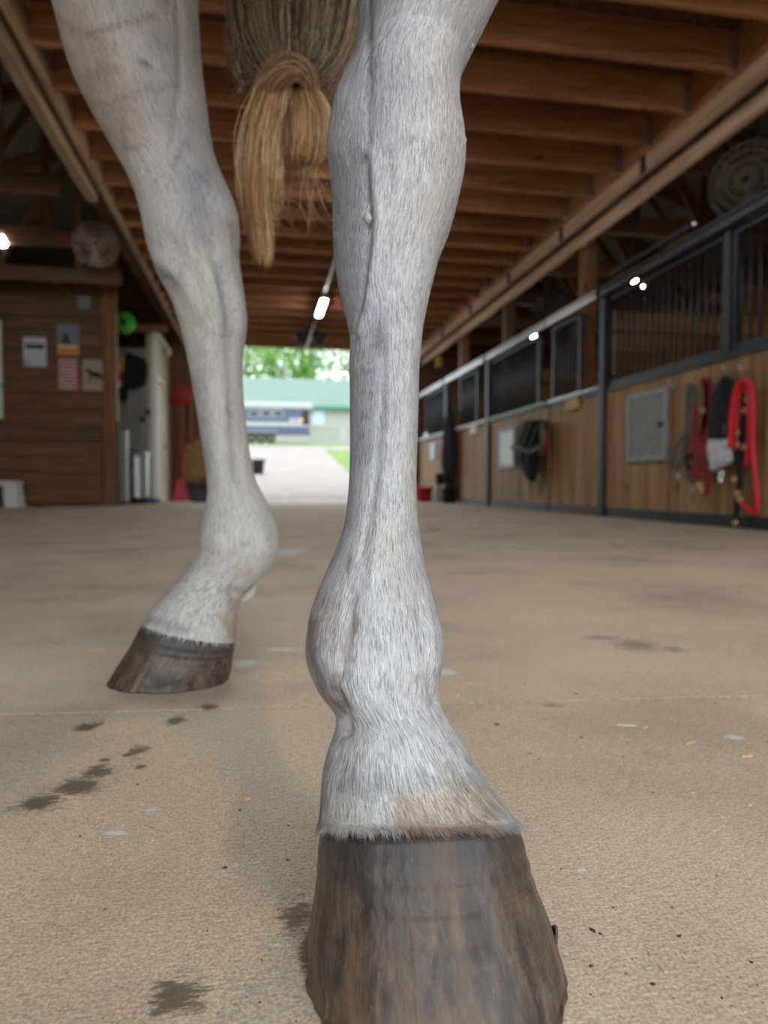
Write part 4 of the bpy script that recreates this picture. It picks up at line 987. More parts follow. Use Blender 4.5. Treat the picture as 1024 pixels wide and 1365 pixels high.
near_marks = [([(480, 30), (500, 120), (470, 260), (460, 340)], 34, GREYB, .5), ([(530, 20), (540, 120)], 26, GREYB, .25), ([(500, 420), (495, 500), (487, 600)], 24, GREYB, .55), ([(505, 440), (508, 460)], 9, DGR, .7), ([(492, -40), (492, 100)], 3, DGR, .6), ([(478, 330), (486, 400)], 20, GREYB, .4), ([(545, 590), (550, 680)], 14, CREAM, .4),
 ([(418, 830), (420, 880), (432, 920), (444, 940)], 11, DKB, .55), ([(447, 900), (456, 945)], 7, DKB, .6), ([(428, 800), (450, 860)], 20, BROWN, .3), ([(474, 820), (472, 842)], 4, BROWN, .7), ([(467, 740), (464, 760)], 4, BROWN, .6), ([(440, 1060), (470, 1095)], 24, CREAM, .5),
 ([(535, 1092), (640, 1090)], 18, lin(128, 106, 82)[:3], .7), ([(535, 1066), (620, 1058)], 20, lin(158, 140, 112)[:3], .7), ([(590, 1030), (645, 1062)], 14, lin(150, 134, 112)[:3], .5), ([(540, 1104), (650, 1104)], 8, lin(150, 116, 88)[:3], .5), ([(520, 700), (530, 780)], 16, CREAM, .3), ([(580, 60), (590, 200), (575, 300)], 24, CREAM, .3), ([(547, 183), (549, 185)], 4, DGR, .7)]
Gn, Xn, Yn, Fn = leg_grid(near_secs, 9, 128, near_feats); Tn = tint_for(Xn, Yn, Fn, BASE, near_marks)

far_raw = [  # left point, right point, depth, half depth, tilt
 (40, -470, 380, -460, .94, .12, 0), (5, -340, 345, -330, .955, .135, 0), (20, -220, 300, -210, .97, .12, 0), (45, -110, 275, -105, .985, .105, 0), (60, -50, 264, -50, .99, .098, 0), (72, 0, 262, 0, .995, .092, 0), (82, 40, 264, 40, 1., .087, 0), (92, 80, 267, 80, 1., .082, 0), (108, 120, 272, 120, 1.005, .076, 0), (129, 160, 277, 160, 1.01, .07, 0), (152, 200, 284, 200, 1.01, .065, 0),
 (169, 230, 294, 228, 1.012, .062, 0), (178, 250, 303, 248, 1.014, .061, 0), (185, 270, 311, 268, 1.015, .06, 0), (190, 290, 317, 288, 1.016, .06, 0), (196, 320, 319, 316, 1.018, .06, 0), (202, 342, 318, 340, 1.02, .058, 0), (213, 370, 321, 368, 1.02, .054, 0), (229, 400, 326, 400, 1.02, .048, 0), (239, 430, 328, 430, 1.022, .043, 0), (245, 452, 327, 450, 1.024, .04, 0), (250, 475, 324, 472, 1.025, .037, 0), (256, 505, 323, 503, 1.026, .035, 0),
 (262, 540, 325, 538, 1.028, .034, 0), (268, 580, 329, 578, 1.03, .034, 0), (274, 620, 335, 618, 1.03, .036, 0), (277, 642, 341, 640, 1.03, .038, 0), (277, 658, 348, 656, 1.03, .041, 0), (275, 673, 356, 670, 1.03, .044, 0), (271, 690, 364, 688, 1.03, .047, 0), (268, 708, 369, 706, 1.03, .049, 0), (268, 722, 371, 726, 1.03, .049, 0), (267, 733, 368, 744, 1.03, .047, 0), (259, 748, 358, 762, 1.03, .044, -.05),
 (246, 764, 342, 778, 1.03, .042, -.1), (230, 781, 326, 792, 1.03, .043, -.1), (214, 798, 318, 808, 1.03, .046, -.1), (202, 812, 316, 826, 1.03, .05, -.1), (195, 825, 314, 848, 1.03, .055, -.1), (192, 830, 314, 856, 1.03, .058, -.1)]
far_feats = [([(236, -20), (240, 60), (241, 120), (228, 215)], 6, -.003), ([(150, 60), (160, 140)], 40, .004), ([(262, 235), (300, 270)], 14, .004), ([(285, 340), (298, 390), (304, 430), (300, 450)], 5, -.006), ([(275, 300), (290, 330)], 8, -.003), ([(215, 345), (245, 375), (270, 420)], 9, .004), ([(207, 365), (225, 372)], 6, -.003), ([(312, 380), (320, 425), (318, 440)], 9, .005),
 ([(303, 450), (306, 540), (312, 640)], 5, -.0035), ([(275, 470), (285, 560), (292, 640)], 12, .002), ([(240, 310), (262, 345)], 10, .003), ([(330, 730), (316, 765), (312, 790)], 7, -.004), ([(300, 690), (290, 720)], 20, .003), ([(345, 700), (352, 730)], 14, .004)]
far_marks = [([(120, 46), (150, 38), (185, 26), (206, 18)], 4, BROWN, .5), ([(74, 20), (100, 40), (118, 46)], 5, BROWN, .45), ([(100, 137), (150, 138), (186, 122), (235, 112)], 4, BROWN, .4), ([(110, 105), (150, 94)], 8, BROWN, .35), ([(166, 150), (166, 200), (185, 196)], 4, BROWN, .5), ([(186, 82), (196, 86)], 4, DKB, .8), ([(212, 4), (222, 2)], 4, DGR, .8), ([(90, 30), (120, 100), (150, 170)], 42, TAN, .5), ([(130, 60), (175, 160)], 26, BROWN, .18), ([(232, 217), (246, 190)], 4, DGR, .5),
 ([(262, 240), (268, 310)], 20, GREYB, .75), ([(220, 60), (235, 150), (250, 210)], 30, GREYB, .35), ([(265, 300), (275, 470)], 26, CREAM, .2), ([(205, 362), (232, 378)], 10, GREYB, .6), ([(290, 350), (304, 440)], 6, GREYB, .6), ([(303, 450), (312, 640)], 7, DGR, .35), ([(304, 546), (309, 553)], 3, BROWN, .6), ([(266, 500), (275, 620)], 12, GREYB, .35), ([(322, 765), (330, 760)], 7, TAN, .5), ([(300, 825), (313, 845)], 9, TAN, .7), ([(310, 800), (308, 825)], 6, TAN, .5), ([(200, 825), (250, 838)], 6, DGR, .5), ([(310, 300), (318, 340)], 8, DGR, .35)]
Gf, Xf, Yf, Ff = leg_grid(far_raw, 8, 112, far_feats); Tf = tint_for(Xf, Yf, Ff, lin(186, 182, 177)[:3], far_marks)

# the rest of the animal stands above and behind the lens
fu, fv = -.2, -.98; nl = math.hypot(fu, fv); fu, fv = fu / nl, fv / nl
HM = (-.22, .69)
def ring_at(c, ax1, ax2, a, b, n=40):
    th = np.linspace(0, 2 * np.pi, n, endpoint=False); return c + np.outer(np.cos(th), ax1) * a + np.outer(np.sin(th), ax2) * b
fdir = uv3(fu, fv, 0); sdir = np.cross(fdir, ZU)
bodyS = [(-.42, 1.36, .02, .03), (-.39, 1.34, .12, .13), (-.30, 1.32, .20, .20), (-.12, 1.31, .27, .27), (.1, 1.31, .29, .29), (.4, 1.28, .30, .31), (.7, 1.25, .32, .34), (1.0, 1.24, .31, .35), (1.25, 1.25, .27, .35), (1.42, 1.27, .20, .29), (1.52, 1.29, .10, .16), (1.55, 1.3, .02, .03)]
bodyA = cr_interp(bodyS, 6)
Gb = np.array([ring_at(uv3(HM[0] + fu * s_, HM[1] + fv * s_, z), sdir, ZU, a, b) for (s_, z, a, b) in bodyA])
def chain(pts, radii, n=6, nseg=28):
    A = cr_interp(np.hstack([np.array(pts), np.array(radii)]), n); G = []
    for i in range(len(A)):
        t = A[min(i + 1, len(A) - 1), :3] - A[max(i - 1, 0), :3]; t /= np.linalg.norm(t)
        a = sdir - t * (sdir @ t); a /= np.linalg.norm(a); b = np.cross(t, a); G.append(ring_at(A[i, :3], a, b, A[i, 3], A[i, 4], nseg))
    return np.array(G)
def bp(s_, side, z): return uv3(HM[0] + fu * s_, HM[1] + fv * s_, z) + sdir * side
Gneck = chain([bp(1.25, 0, 1.3), bp(1.5, 0, 1.5), bp(1.75, 0, 1.75), bp(1.92, 0, 1.95), bp(1.98, 0, 2.03)], [(.16, .26), (.14, .21), (.11, .16), (.09, .12), (.05, .06)])
Ghead = chain([bp(1.86, 0, 2.02), bp(1.93, 0, 1.98), bp(2.08, 0, 1.84), bp(2.22, 0, 1.68), bp(2.33, 0, 1.55), bp(2.38, 0, 1.5)], [(.03, .03), (.09, .11), (.10, .14), (.075, .10), (.065, .08), (.02, .03)])
front = []
for sd in (-.17, .17):
    front.append(chain([bp(1.22, sd * .9, 1.25), bp(1.2, sd, .95), bp(1.2, sd, .62), bp(1.2, sd, .52), bp(1.19, sd, .42), bp(1.19, sd, .24), bp(1.20, sd, .19), bp(1.24, sd, .12), bp(1.27, sd, .075)], [(.12, .15), (.09, .10), (.05, .06), (.052, .055), (.035, .042), (.033, .04), (.045, .05), (.04, .045), (.055, .06)]))
ears = [chain([bp(1.90, sd, 2.03), bp(1.9, sd * 1.1, 2.1), bp(1.92, sd * 1.2, 2.18), bp(1.93, sd * 1.2, 2.2)], [(.02, .03), (.03, .02), (.02, .012), (.003, .003)], 4, 12) for sd in (-.06, .06)]

def pack(grids, tints):
    V = []; Fs = []; UV = []; TT = []; off = 0
    for G, T in zip(grids, tints):
        nr, ns, _ = G.shape; V.append(G.reshape(-1, 3)); TT.append((np.ones((nr, ns, 3)) * np.array(BASE) if T is None else T).reshape(-1, 3))
        ln = np.concatenate([[0], np.cumsum(np.linalg.norm(np.diff(G.mean(1), axis=0), axis=1))])
        per = np.linalg.norm(np.roll(G, -1, 1) - G, axis=2).sum(1).mean()
        i, j = np.meshgrid(np.arange(nr - 1), np.arange(ns), indexing='ij'); j2 = (j + 1) % ns
        q = np.stack([i * ns + j, (i + 1) * ns + j, (i + 1) * ns + j2, i * ns + j2], -1).reshape(-1, 4) + off
        Fs.append(q)
        # fold the angle so that the streaks meet without a seam
        u = lambda jj: np.where(jj <= ns // 2, jj, ns - jj) / ns * per + off * 1e-4
        UV.append(np.stack([np.stack([u(jj), ln[ii]], -1) for ii, jj in ((i, j), (i + 1, j), (i + 1, j2), (i, j2))], 2).reshape(-1, 2))
        off += nr * ns
    return np.vstack(V), np.vstack(Fs), np.vstack(UV), np.vstack(TT)
def put(name, V, Fs, m, parent, UV=None, TT=None, smooth=True, caps=()):
    c = (V.min(0) + V.max(0)) / 2; me = bpy.data.meshes.new(name)
    fl_ = [tuple(f) for f in Fs.tolist()] + [tuple(int(k) for k in cp) for cp in caps]
    me.from_pydata((V - c).tolist(), [], fl_); me.materials.append(m)
    if smooth: me.polygons.foreach_set('use_smooth', np.ones(len(me.polygons), bool))
    if UV is not None:
        l = me.uv_layers.new(name='along'); full = np.zeros((len(me.loops), 2)); full[:len(UV)] = UV; l.data.foreach_set('uv', full.ravel())
    if TT is not None:
        a = me.attributes.new('tint', 'FLOAT_COLOR', 'POINT'); a.data.foreach_set('color', np.hstack([TT, np.ones((len(TT), 1))]).ravel())
    me.update(); return place(bpy.data.objects.new(name, me), c, parent)

HS = empty('horse', uv3(-.1, .78, 0), 'pale grey horse standing over the viewer, its two hind legs and knotted tail in view', 'horse')
grids = [Gn, Gf, Gb, Gneck, Ghead] + front + ears
V, Fs, UV, TT = pack(grids, [Tn, Tf] + [None] * (len(grids) - 2))
caps = []; off = 0
for G in grids:
    nr, ns, _ = G.shape; caps += [range(off, off + ns), range(off + (nr - 1) * ns, off + nr * ns)]; off += nr * ns
body = put('body', V, Fs, M_COAT, HS, UV, TT, True, caps); fix_normals(body.data)

# hooves
def hoof(c0, T, W, Lt, Lh, c1, W1, Lt1, Lh1, slope, nt_=40, ns=120, seed=0, flare=.25, chip=.0025, skew=0.):
    rg = np.random.default_rng(seed); T = np.array(T, float); T /= np.linalg.norm(T); Sd = np.cross(T, ZU); th = np.pi + np.linspace(0, 2 * np.pi, ns, endpoint=False)
    def outline(c, W_, lt, lh, sl):
        ct, st = np.cos(th), np.sin(th)
        al = np.where(ct > 0, lt * ct / np.maximum(np.abs(ct), 1e-6) * np.abs(ct) ** .97, lh * ct); wd = W_ * np.sign(st) * np.abs(st) ** (.93)
        return c + np.outer(al, T) + np.outer(wd, Sd) + np.outer(al * sl, ZU)
    top = outline(np.array(c1), W1, Lt1, Lh1, slope); bot = outline(np.array(c0), W, Lt, Lh, 0.)
    nzv = np.interp(np.arange(ns), np.arange(0, ns + 1, 3), np.append(rg.normal(size=ns // 3), 0)) * chip
    G = []
    for i in range(nt_ + 1):
        t = i / nt_; e = t ** (1 + flare * .5); P = top * (1 - e) + bot * e
        P[:, 2] = top[:, 2] * (1 - t) + np.maximum(0, np.abs(nzv) * (t > .97)) * t
        rad = P - (np.array(c1) * (1 - t) + np.array(c0) * t); rad[:, 2] = 0; rad /= np.linalg.norm(rad, axis=1)[:, None]
        P += rad * (.0004 * math.sin(t * 44 + 1) * math.exp(-(t - .3) ** 2 / .03) + .0005 * math.sin(t * 11))
        P += rad * (np.sin(th * 23 + 3 * np.sin(th * 5)) * .0005 * t + nzv * max(0, t - .85) * 4)[:, None]
        if i == 0: P = P - rad * .034; P[:, 2] -= .001
        if i == 1: P = P - rad * .003
        G.append(P)
    return np.array(G)
def put_hoof(G, name='hoof', label=None):
    nr, ns, _ = G.shape; V = G.reshape(-1, 3); i, j = np.meshgrid(np.arange(nr - 1), np.arange(ns), indexing='ij'); j2 = (j + 1) % ns
    Fs = np.stack([i * ns + j, (i + 1) * ns + j, (i + 1) * ns + j2, i * ns + j2], -1).reshape(-1, 4)
    j3 = j + 1; u = lambda jj: jj / ns
    UV = np.stack([np.stack([u(jj), ii / (nr - 1)], -1) for ii, jj in ((i, j), (i + 1, j), (i + 1, j3), (i, j3))], 2).reshape(-1, 2)
    o = put(name, V, Fs, M_HOOF, HS, UV, None, True, [range(ns), range((nr - 1) * ns, nr * ns)]); fix_normals(o.data)
    if label: o['label'] = label
    return o
cb = onZ(581, 1300); ct_ = at(558, 1098, .45)
Hn = hoof(cb + FH * .012, RH * .10 - FH, .078, .088, .072, ct_, .0635, .054, .05, .43, seed=3)
hn = put_hoof(Hn, label='large wet dark hoof in the foreground')
cf = onZ(227, 905); cf2 = uv3(0, 0, 0); cfc = at(226, 905, 1.03); cfc[2] = 0
ctf = at(254, 841, 1.03)
Hf = hoof(cfc, -RH - FH * .06, .068, .0895, .0875, ctf, .0555, .068, .0655, .235, seed=5, chip=.0009)
hf = put_hoof(Hf, label='dark hoof pointing left with a pale streak')
for sd in (-.17, .17):
    c0 = bp(1.31, sd, 0); put_hoof(hoof(c0, fdir, .068, .08, .065, bp(1.275, sd, .075), .056, .055, .05, .35, nt_=16, ns=60, seed=8))

# ---- hair lying on the coat of the near leg, longer at the coronet
def fur(G, T, front, n, length, width, y0, y1, Yp, lift, seed, name, parent, jit=.12):
    rg = np.random.default_rng(seed); nr, ns, _ = G.shape
    nrm = grid_normals(G)
    if ((G - G.mean(1, keepdims=True)) * nrm).sum() < 0: nrm = -nrm
    ok = (Yp.mean(1) > y0) & (Yp.mean(1) < y1); rows = np.where(ok)[0][:-1]
    seg = np.linalg.norm(np.diff(G, axis=0), axis=2)[rows] * np.linalg.norm(np.roll(G, -1, 1) - G, axis=2)[rows]
    w = seg * (front[rows] > -.1); 
    view = CAMP - G[rows]; fac = ((view * nrm[rows]).sum(2) / np.linalg.norm(view, axis=2)) > -.35
    w = (w * fac).ravel(); idx = rg.choice(len(w), n, p=w / w.sum()); ri = rows[idx // ns]; si = idx % ns
    fr, fs = rg.random((n, 1)), rg.random((n, 1)); s2 = (si + 1) % ns
    P = (G[ri, si] * (1 - fs) + G[ri, s2] * fs) * (1 - fr) + (G[ri + 1, si] * (1 - fs) + G[ri + 1, s2] * fs) * fr
    nn = nrm[ri, si]; dn_ = G[ri + 1, si] - G[ri, si]; dn_ /= np.linalg.norm(dn_, axis=1)[:, None]
    sd = np.cross(dn_, nn)
    # clumps lean together
    cl = np.sin(P @ np.array([410., 390., 160.])) * .5 + np.sin(P @ np.array([-230., 270., 95.]) + 1.3) * .5
    d = dn_ + sd * (cl * jit + rg.normal(size=n) * jit * .6)[:, None] + nn * (lift * (.5 + rg.random(n)))[:, None]; d /= np.linalg.norm(d, axis=1)[:, None]
    ln = (length * (.6 + .8 * rg.random(n)))[:, None]; wv = sd * (width * (.7 + .6 * rg.random(n)))[:, None]
    mid = P + d * ln * .5 + nn * .0002; tip = P + d * ln - nn * (lift * .3) * ln
    V = np.stack([P - wv, P + wv, mid + wv * .8, mid - wv * .8, tip], 1).reshape(-1, 3)
    b = np.arange(n)[:, None] * 5; fq = b + np.array([0, 1, 2, 3]); ft = b + np.array([3, 2, 4])
    tt = T[ri, si] * (.62 + .75 * rg.random((n, 1)) + .12 * cl[:, None]); tt = np.clip(tt, 0, .9)
    dk = rg.random(n) < .10; tt[dk] *= .45
    me_V = V; c = (V.min(0) + V.max(0)) / 2; me = bpy.data.meshes.new(name)
    me.from_pydata((V - c).tolist(), [], fq.tolist() + ft.tolist()); me.materials.append(M_FUR)
    a = me.attributes.new('tint', 'FLOAT_COLOR', 'POINT'); a.data.foreach_set('color', np.hstack([np.repeat(tt, 5, 0), np.ones((5 * n, 1))]).ravel())
    o = bpy.data.objects.new(name, me); place(o, c, parent); o['kind'] = 'stuff'; return o
fur(Gn, Tn, Fn, 60000, .0062, .00016, -60, 1095, Yn, .07, 11, 'coat_hair', body, .09)
fur(Gn, Tn, Fn, 9000, .0105, .0002, 1000, 1114, Yn, .08, 12, 'coronet_hair', body, .10)
fur(Gf, Tf, Ff, 22000, .007, .00025, -60, 800, Yf, .08, 13, 'coat_hair', body)
fur(Gf, Tf, Ff, 4000, .009, .0003, 770, 860, Yf, .10, 14, 'coronet_hair', body)
# ergot tuft behind the far fetlock, wet clay drips
V_, = [[at(x, y, 1.05) for x, y in [(345, 762), (338, 772), (326, 788), (321, 800), (324, 802), (336, 796), (340, 790), (342, 776), (350, 768)]]]
MB().prism(V_, 1, .03).build('ergot_tuft', plain('ergot_hair', lin(196, 190, 180), .7), body)
def drip(px, py, d, r, st=1.4):
    p = at(px, py, d); MB().lathe([(.0005, -r * st), (r * .7, -r), (r, -r * .2), (r * .75, r * .5), (r * .3, r * 1.2), (.0004, r * 2.4)], p, 12).build('clay_drip', plain('wet_clay', lin(150, 148, 140), .25), body, True)
drip(490, 290, .538, .0036); drip(491, 277, .538, .0014, 2); drip(629, 60, .60, .0025); drip(619, 186, .612, .0025); drip(472, 487, .56, .002)

# ---- tail tied up in a knot
TD = 1.08
def tube_strands(paths, r, tint, name, parent, lab=None):
    """paths n x k x 3"""
    n, k, _ = paths.shape; t = np.gradient(paths, axis=1); t /= np.linalg.norm(t, axis=2)[..., None] + 1e-9
    a = np.cross(t, np.array([.3, .5, .81])); a /= np.linalg.norm(a, axis=2)[..., None] + 1e-9; b = np.cross(t, a)
    tap = np.interp(np.linspace(0, 1, k), [0, .1, .7, 1], [.8, 1, .9, .25])[None, :, None] * r[:, None, None]
    V = np.stack([paths + tap * (a * math.cos(q) + b * math.sin(q)) for q in (0, 2.094, 4.189)], 2).reshape(-1, 3)
    i = np.arange(n)[:, None, None] * k * 3 + np.arange(k - 1)[None, :, None] * 3; s_ = np.arange(3)[None, None]; s2 = (s_ + 1) % 3
    Fs = np.stack([i + s_, i + s2, i + 3 + s2, i + 3 + s_], -1).reshape(-1, 4)
    o = put(name, V, Fs, M_TAIL, parent, None, np.repeat(tint, k * 3, 0), True); o['kind'] = 'stuff'
    if lab: o['label'] = lab
    return o
def guides(gs, n, k, seed, spread, clump=40, wav=.004, dsp=.01, trim=0.):
    """gs: list of guide lines, each [(px, py, depth offset)...]; strands blend neighbours"""
    rg = np.random.default_rng(seed); A = []
    for g in gs:
        P = cr_interp(np.array(g, float), 8); s_ = np.linspace(0, len(P) - 1, k); A.append(np.stack([np.interp(s_, np.arange(len(P)), P[:, q]) for q in range(3)], 1))
    A = np.array(A); w = rg.random(n) * (len(A) - 1); w = np.round(w * clump) / clump * .6 + w * .4
    i = np.minimum(w.astype(int), len(A) - 2); f = (w - i)[:, None, None]
    P = A[i] * (1 - f) + A[i + 1] * f
    if trim:
        q = np.linspace(0, 1, k)[None] * (1 - trim * rg.random((n, 1)) ** 1.5) * (k - 1); q0 = np.minimum(q.astype(int), k - 2); qf = (q - q0)[..., None]; ar = np.arange(n)[:, None]
        P = P[ar, q0] * (1 - qf) + P[ar, q0 + 1] * qf
    W = np.array([at(x, y, TD + d) for x, y, d in P.reshape(-1, 3)]).reshape(P.shape)
    tt = np.linspace(0, 1, k)[None, :, None]
    W += rg.normal(size=(n, 1, 3)) * spread * (.4 + tt) + np.sin(tt * rg.uniform(4, 10, (n, 1, 1)) + rg.uniform(0, 6, (n, 1, 1))) * rg.normal(size=(n, 1, 3)) * wav
    W += FH * (rg.random((n, 1, 1)) * dsp)
    return W, rg
def tints(rg, n, cols):
    c = np.array([lin(*q)[:3] for q in cols]); k = c[rg.integers(0, len(c), n)]; return k * (.7 + .6 * rg.random((n, 1)))
GOLD = [(232, 190, 136), (214, 168, 112), (200, 150, 94), (240, 210, 170), (170, 124, 74)]
ASH = [(184, 156, 124), (154, 128, 98), (212, 184, 150), (124, 100, 76), (96, 76, 58)]
UP = [(168, 142, 112), (138, 114, 88), (200, 174, 142), (104, 84, 64), (80, 62, 48)]
def core(secs, m, name, parent):
    G = []
    for (x0, y0, x1, y1, b) in cr_interp(np.array(secs, float), 6):
        a_, b_ = at(x0, y0, TD + .03), at(x1, y1, TD + .03); G.append(ring_at((a_ + b_) / 2, (b_ - a_) / 2, FH, 1, max(b, .004), 24))
    G = np.array(G); nr, ns, _ = G.shape; i, j = np.meshgrid(np.arange(nr - 1), np.arange(ns), indexing='ij'); j2 = (j + 1) % ns
    o = put(name, G.reshape(-1, 3), np.stack([i * ns + j, (i + 1) * ns + j, (i + 1) * ns + j2, i * ns + j2], -1).reshape(-1, 4), m, parent, None, None, True, [range(ns), range((nr - 1) * ns, nr * ns)]); fix_normals(o.data); return o
M_TCORE = plain('tail_inner_hair', lin(92, 70, 50), .7, var=.3, scale=120)
M_BCORE = plain('bun_inner_hair', lin(136, 100, 62), .6, var=.3, scale=120)
tl = core([(378, -235, 422, -235, .02), (350, -190, 450, -190, .04), (326, -100, 472, -100, .045), (322, -60, 474, -60, .045), (332, 10, 466, 10, .042), (350, 60, 448, 60, .04), (362, 92, 428, 92, .035), (372, 112, 418, 112, .02)], M_TCORE, 'tail', HS)
tl['label'] = 'brown and gold tail tied up in a knot'
# upper tail
W, rg = guides([[(380, -225, -.01), (306, -60, -.02), (312, 40, -.02), (340, 90, -.02), (365, 112, -.03)], [(388, -230, -.02), (338, -60, -.04), (342, 30, -.04), (360, 80, -.04), (378, 108, -.03)], [(400, -232, -.03), (392, -60, -.06), (390, 30, -.06), (392, 70, -.05), (392, 104, -.035)],
   [(412, -230, -.02), (436, -60, -.04), (432, 30, -.04), (418, 76, -.04), (404, 104, -.03)], [(420, -225, -.01), (478, -60, -.02), (470, 40, -.02), (444, 90, -.02), (415, 112, -.03)]], 2100, 14, 21, .004, dsp=.02)
tube_strands(W, .00042 + .0002 * rg.random(len(W)), tints(rg, len(W), UP), 'upper_hair', tl)
# loose locks at the sides of the upper tail
W, rg = guides([[(320, -100, 0), (308, 0, 0), (303, 40, 0), (312, 90, 0), (322, 118, .0)], [(330, -100, -.02), (316, 0, -.02), (314, 50, -.02), (330, 90, -.02), (340, 118, -.02)]], 90, 12, 22, .006, dsp=.02); tube_strands(W, np.full(len(W), .0005), tints(rg, len(W), UP), 'side_lock', tl)
W, rg = guides([[(470, -100, 0), (478, 20, 0), (462, 70, 0), (440, 100, 0), (424, 124, .0)], [(480, -100, -.02), (482, 20, .0), (476, 60, .01), (462, 90, .01), (448, 112, .01)]], 260, 12, 23, .005, dsp=.02); tube_strands(W, np.full(len(W), .0005), tints(rg, len(W), UP + ASH), 'side_lock', tl)
# folded bun on the right
bun = core([(384, 108, 402, 108, .012), (380, 122, 428, 120, .035), (379, 145, 440, 144, .046), (377, 170, 443, 170, .05), (377, 195, 438, 195, .044), (378, 213, 424, 210, .03), (382, 222, 408, 220, .015), (386, 226, 398, 225, .006)], M_BCORE, 'bun', tl); bun['label'] = 'folded golden loop of the tied tail'
gs = []
for k in range(7):
    t = k / 6; xe = 376 + 70 * t
    gs.append([(388 + 6 * t, 108 - 6 * t, -.02), (386 + 34 * t, 122 - 6 * t, -.035 - .02 * math.sin(3.14 * t)), (378 + 62 * t, 150 - 4 * t, -.035 - .035 * math.sin(3.14 * t)), (377 + 66 * t, 180 - 2 * t, -.035 - .035 * math.sin(3.14 * t)), (380 + 50 * t, 208 + 2 * math.sin(3.14 * t), -.02 - .03 * math.sin(3.14 * t)), (386 + 28 * t, 228 - 16 * t, .0)])
W, rg = guides(gs, 1900, 14, 24, .0016, 26, wav=.0012, dsp=.012)
tube_strands(W, .00045 + .0002 * rg.random(len(W)), np.where(rg.random((len(W), 1)) < .62, tints(rg, len(W), GOLD), tints(rg, len(W), ASH)), 'bun_hair', bun)
# band wrapped over the knot
W, rg = guides([[(424, 112, -.03), (418, 92, -.045), (404, 76, -.06), (384, 70, -.065), (362, 80, -.06), (348, 100, -.05), (340, 122, -.04)], [(416, 112, -.05), (412, 98, -.06), (402, 86, -.075), (386, 82, -.08), (366, 92, -.075), (354, 110, -.06), (348, 128, -.05)], [(404, 112, -.06), (402, 104, -.075), (396, 96, -.085), (388, 96, -.09), (376, 104, -.085), (366, 118, -.075), (362, 132, -.06)]], 1100, 14, 25, .0022, 18, wav=.0012, dsp=.02)
tube_strands(W, .00045 + .0002 * rg.random(len(W)), np.where(rg.random((len(W), 1)) < .5, tints(rg, len(W), GOLD), tints(rg, len(W), ASH)), 'wrap_hair', tl)
# hank hanging on the left
hk = core([(352, 100, 384, 100, .02), (340, 125, 380, 125, .03), (330, 160, 374, 160, .032), (324, 200, 370, 200, .03), (323, 240, 366, 240, .024), (328, 270, 362, 270, .016), (338, 288, 358, 288, .006), (344, 300, 352, 300, .003)], M_BCORE, 'hanging_hank', tl); hk['label'] = 'straight golden end of the tail hanging from the knot'
gs = []
tips = [(322, 282), (336, 318), (346, 348), (356, 352), (352, 318), (362, 292), (370, 268)]
for k in range(7):
    t = k / 6; tx, ty = tips[k]
    gs.append([(376 + 14 * t, 92 + 4 * t, -.07), (356 + 26 * t, 100 + 8 * t, -.06), (336 + 46 * t, 130 + 6 * t, -.05 - .015 * math.sin(3.14 * t)), (324 + 50 * t, 175, -.045 - .02 * math.sin(3.14 * t)), (319 + 51 * t, 222, -.04 - .02 * math.sin(3.14 * t)), ((319 + 49 * t) * .6 + tx * .4, 222 + (ty - 222) * .5, -.03), (tx * .85 + (319 + 49 * t) * .15, 222 + (ty - 222) * .8, -.02), (tx, ty, -.01)])
W, rg = guides(gs, 2600, 18, 26, .0034, 3, wav=.003, dsp=.015, trim=.32)
tube_strands(W, .00048 + .0002 * rg.random(len(W)), np.where(rg.random((len(W), 1)) < .75, tints(rg, len(W), GOLD), tints(rg, len(W), ASH)), 'hank_hair', hk)
# stray hairs
rs = np.random.default_rng(31); st = []
for (a0, a1, b0, b1, n) in [((320, 95), (345, 130), (300, 100), (318, 165), 16), ((395, 215), (440, 225), (395, 250), (455, 320), 26), ((430, 105), (445, 160), (452, 110), (470, 150), 18), ((322, 180), (330, 240), (304, 190), (316, 260), 14), ((365, 240), (372, 270), (380, 280), (392, 310), 14), ((310, 40), (330, 90), (303, 90), (318, 130), 14)]:
    for k in range(n):
        p0 = np.array([rs.uniform(a0[0], a1[0]), rs.uniform(a0[1], a1[1])]); p1 = np.array([rs.uniform(b0[0], b1[0]), rs.uniform(b0[1], b1[1])]); md = (p0 + p1) / 2 + rs.normal(size=2) * 8
        st.append([(*p0, -.03), (*md, -.03), (*p1, -.02)])
Pst = np.array([[at(x, y, TD + d) for x, y, d in cr_interp(np.array(g), 5)] for g in st])
tube_strands(Pst, np.full(len(Pst), .00035), tints(rs, len(Pst), UP + ASH), 'stray_hair', tl)
Pst = None

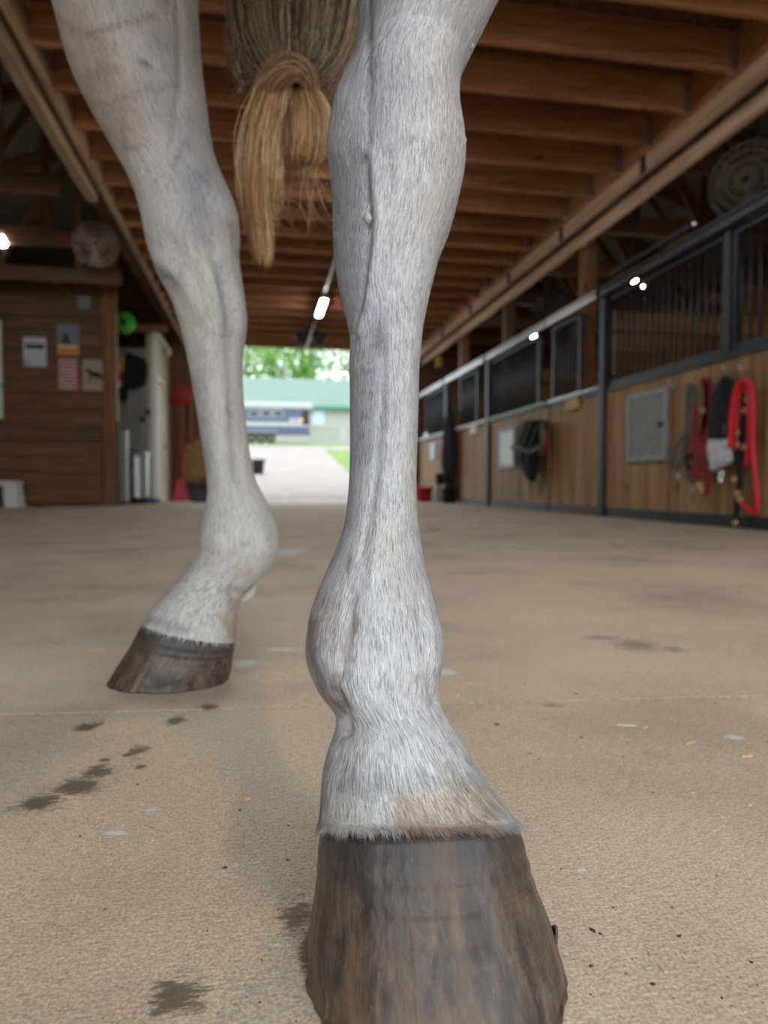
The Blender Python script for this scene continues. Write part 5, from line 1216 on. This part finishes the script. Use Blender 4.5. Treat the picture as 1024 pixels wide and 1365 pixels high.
# ---- crumbs of dirt and straw on the floor
rg = np.random.default_rng(40); Vd = []; Fd = []; Vs = []; Fs2 = []
def crumb(V, F_, p, s_, flat=.5):
    n0 = len(V); q = rg.uniform(0, 6.28); ex = rg.uniform(.5, 1.6)
    pts = [(1 * ex, 0, 0), (.3, .7, 0), (-.8, .4, 0), (-.9 * ex, -.3, 0), (.2, -.8, 0), (.1, 0, flat * 1.2)]
    cq, sq = math.cos(q), math.sin(q)
    for (x, y, z) in pts: x *= rg.uniform(.7, 1.2); V.append((p[0] + s_ * (x * cq - y * sq), p[1] + s_ * (x * sq + y * cq), max(.0002, z * s_)))
    F_ += [tuple(n0 + k for k in f) for f in ((0, 1, 5), (1, 2, 5), (2, 3, 5), (3, 4, 5), (4, 0, 5), (4, 3, 2, 1, 0))]
for k in range(420):
    y = .32 + 2.2 * rg.random() ** 1.8; x = rg.uniform(-.6, .75) * y * 1.1 + .17 * y; crumb(Vd, Fd, (x, y), rg.choice([.0008, .0012, .0018, .003], p=[.62, .28, .09, .01]))
for (px, py, s_) in [(663, 966, .0055), (545, 1012, .002), (775, 983, .004), (718, 1012, .0028), (183, 1046, .003), (790, 1240, .004), (830, 1010, .002), (870, 1312, .004), (320, 1080, .003), (800, 1245, .003), (300, 1157, .005), (905, 1248, .003)]: crumb(Vd, Fd, onZ(px, py), s_ * .6)
o = mk('dirt_crumbs', Vd, Fd, plain('dark_dirt', lin(70, 52, 40), .9)); tag(o, 'scattered dark dirt crumbs on the concrete', 'dirt', kind='stuff')
for (px, py, a, ln) in [(835, 967, 2.9, .022), (920, 990, .3, .016), (130, 866, .1, .03), (860, 970, .5, .008), (995, 1008, .1, .014), (840, 890, 1.2, .014), (610, 927, .8, .012), (705, 765, .4, .012), (330, 1065, .2, .006)] + [(rg.uniform(620, 1024), rg.uniform(720, 1300), rg.uniform(0, 3), rg.uniform(.004, .009)) for k in range(14)]:
    p = onZ(px, py); n0 = len(Vs); d = np.array([math.cos(a), math.sin(a), 0]) * ln / 2; e = np.array([-math.sin(a), math.cos(a), 0]) * min(.0022, ln * .16)
    Vs += [p - d - e, p + d - e, p + d + e, p - d + e] + [v + np.array([0, 0, .0012]) for v in (p - d - e * .6, p + d - e * .6, p + d + e * .6, p - d + e * .6)]; Fs2 += [tuple(i + n0 for i in f) for f in BF]
o = mk('straw_bits', Vs, Fs2, plain('pale_straw', lin(190, 160, 116), .8)); tag(o, 'scattered pale bits of straw on the concrete', 'straw', kind='stuff')
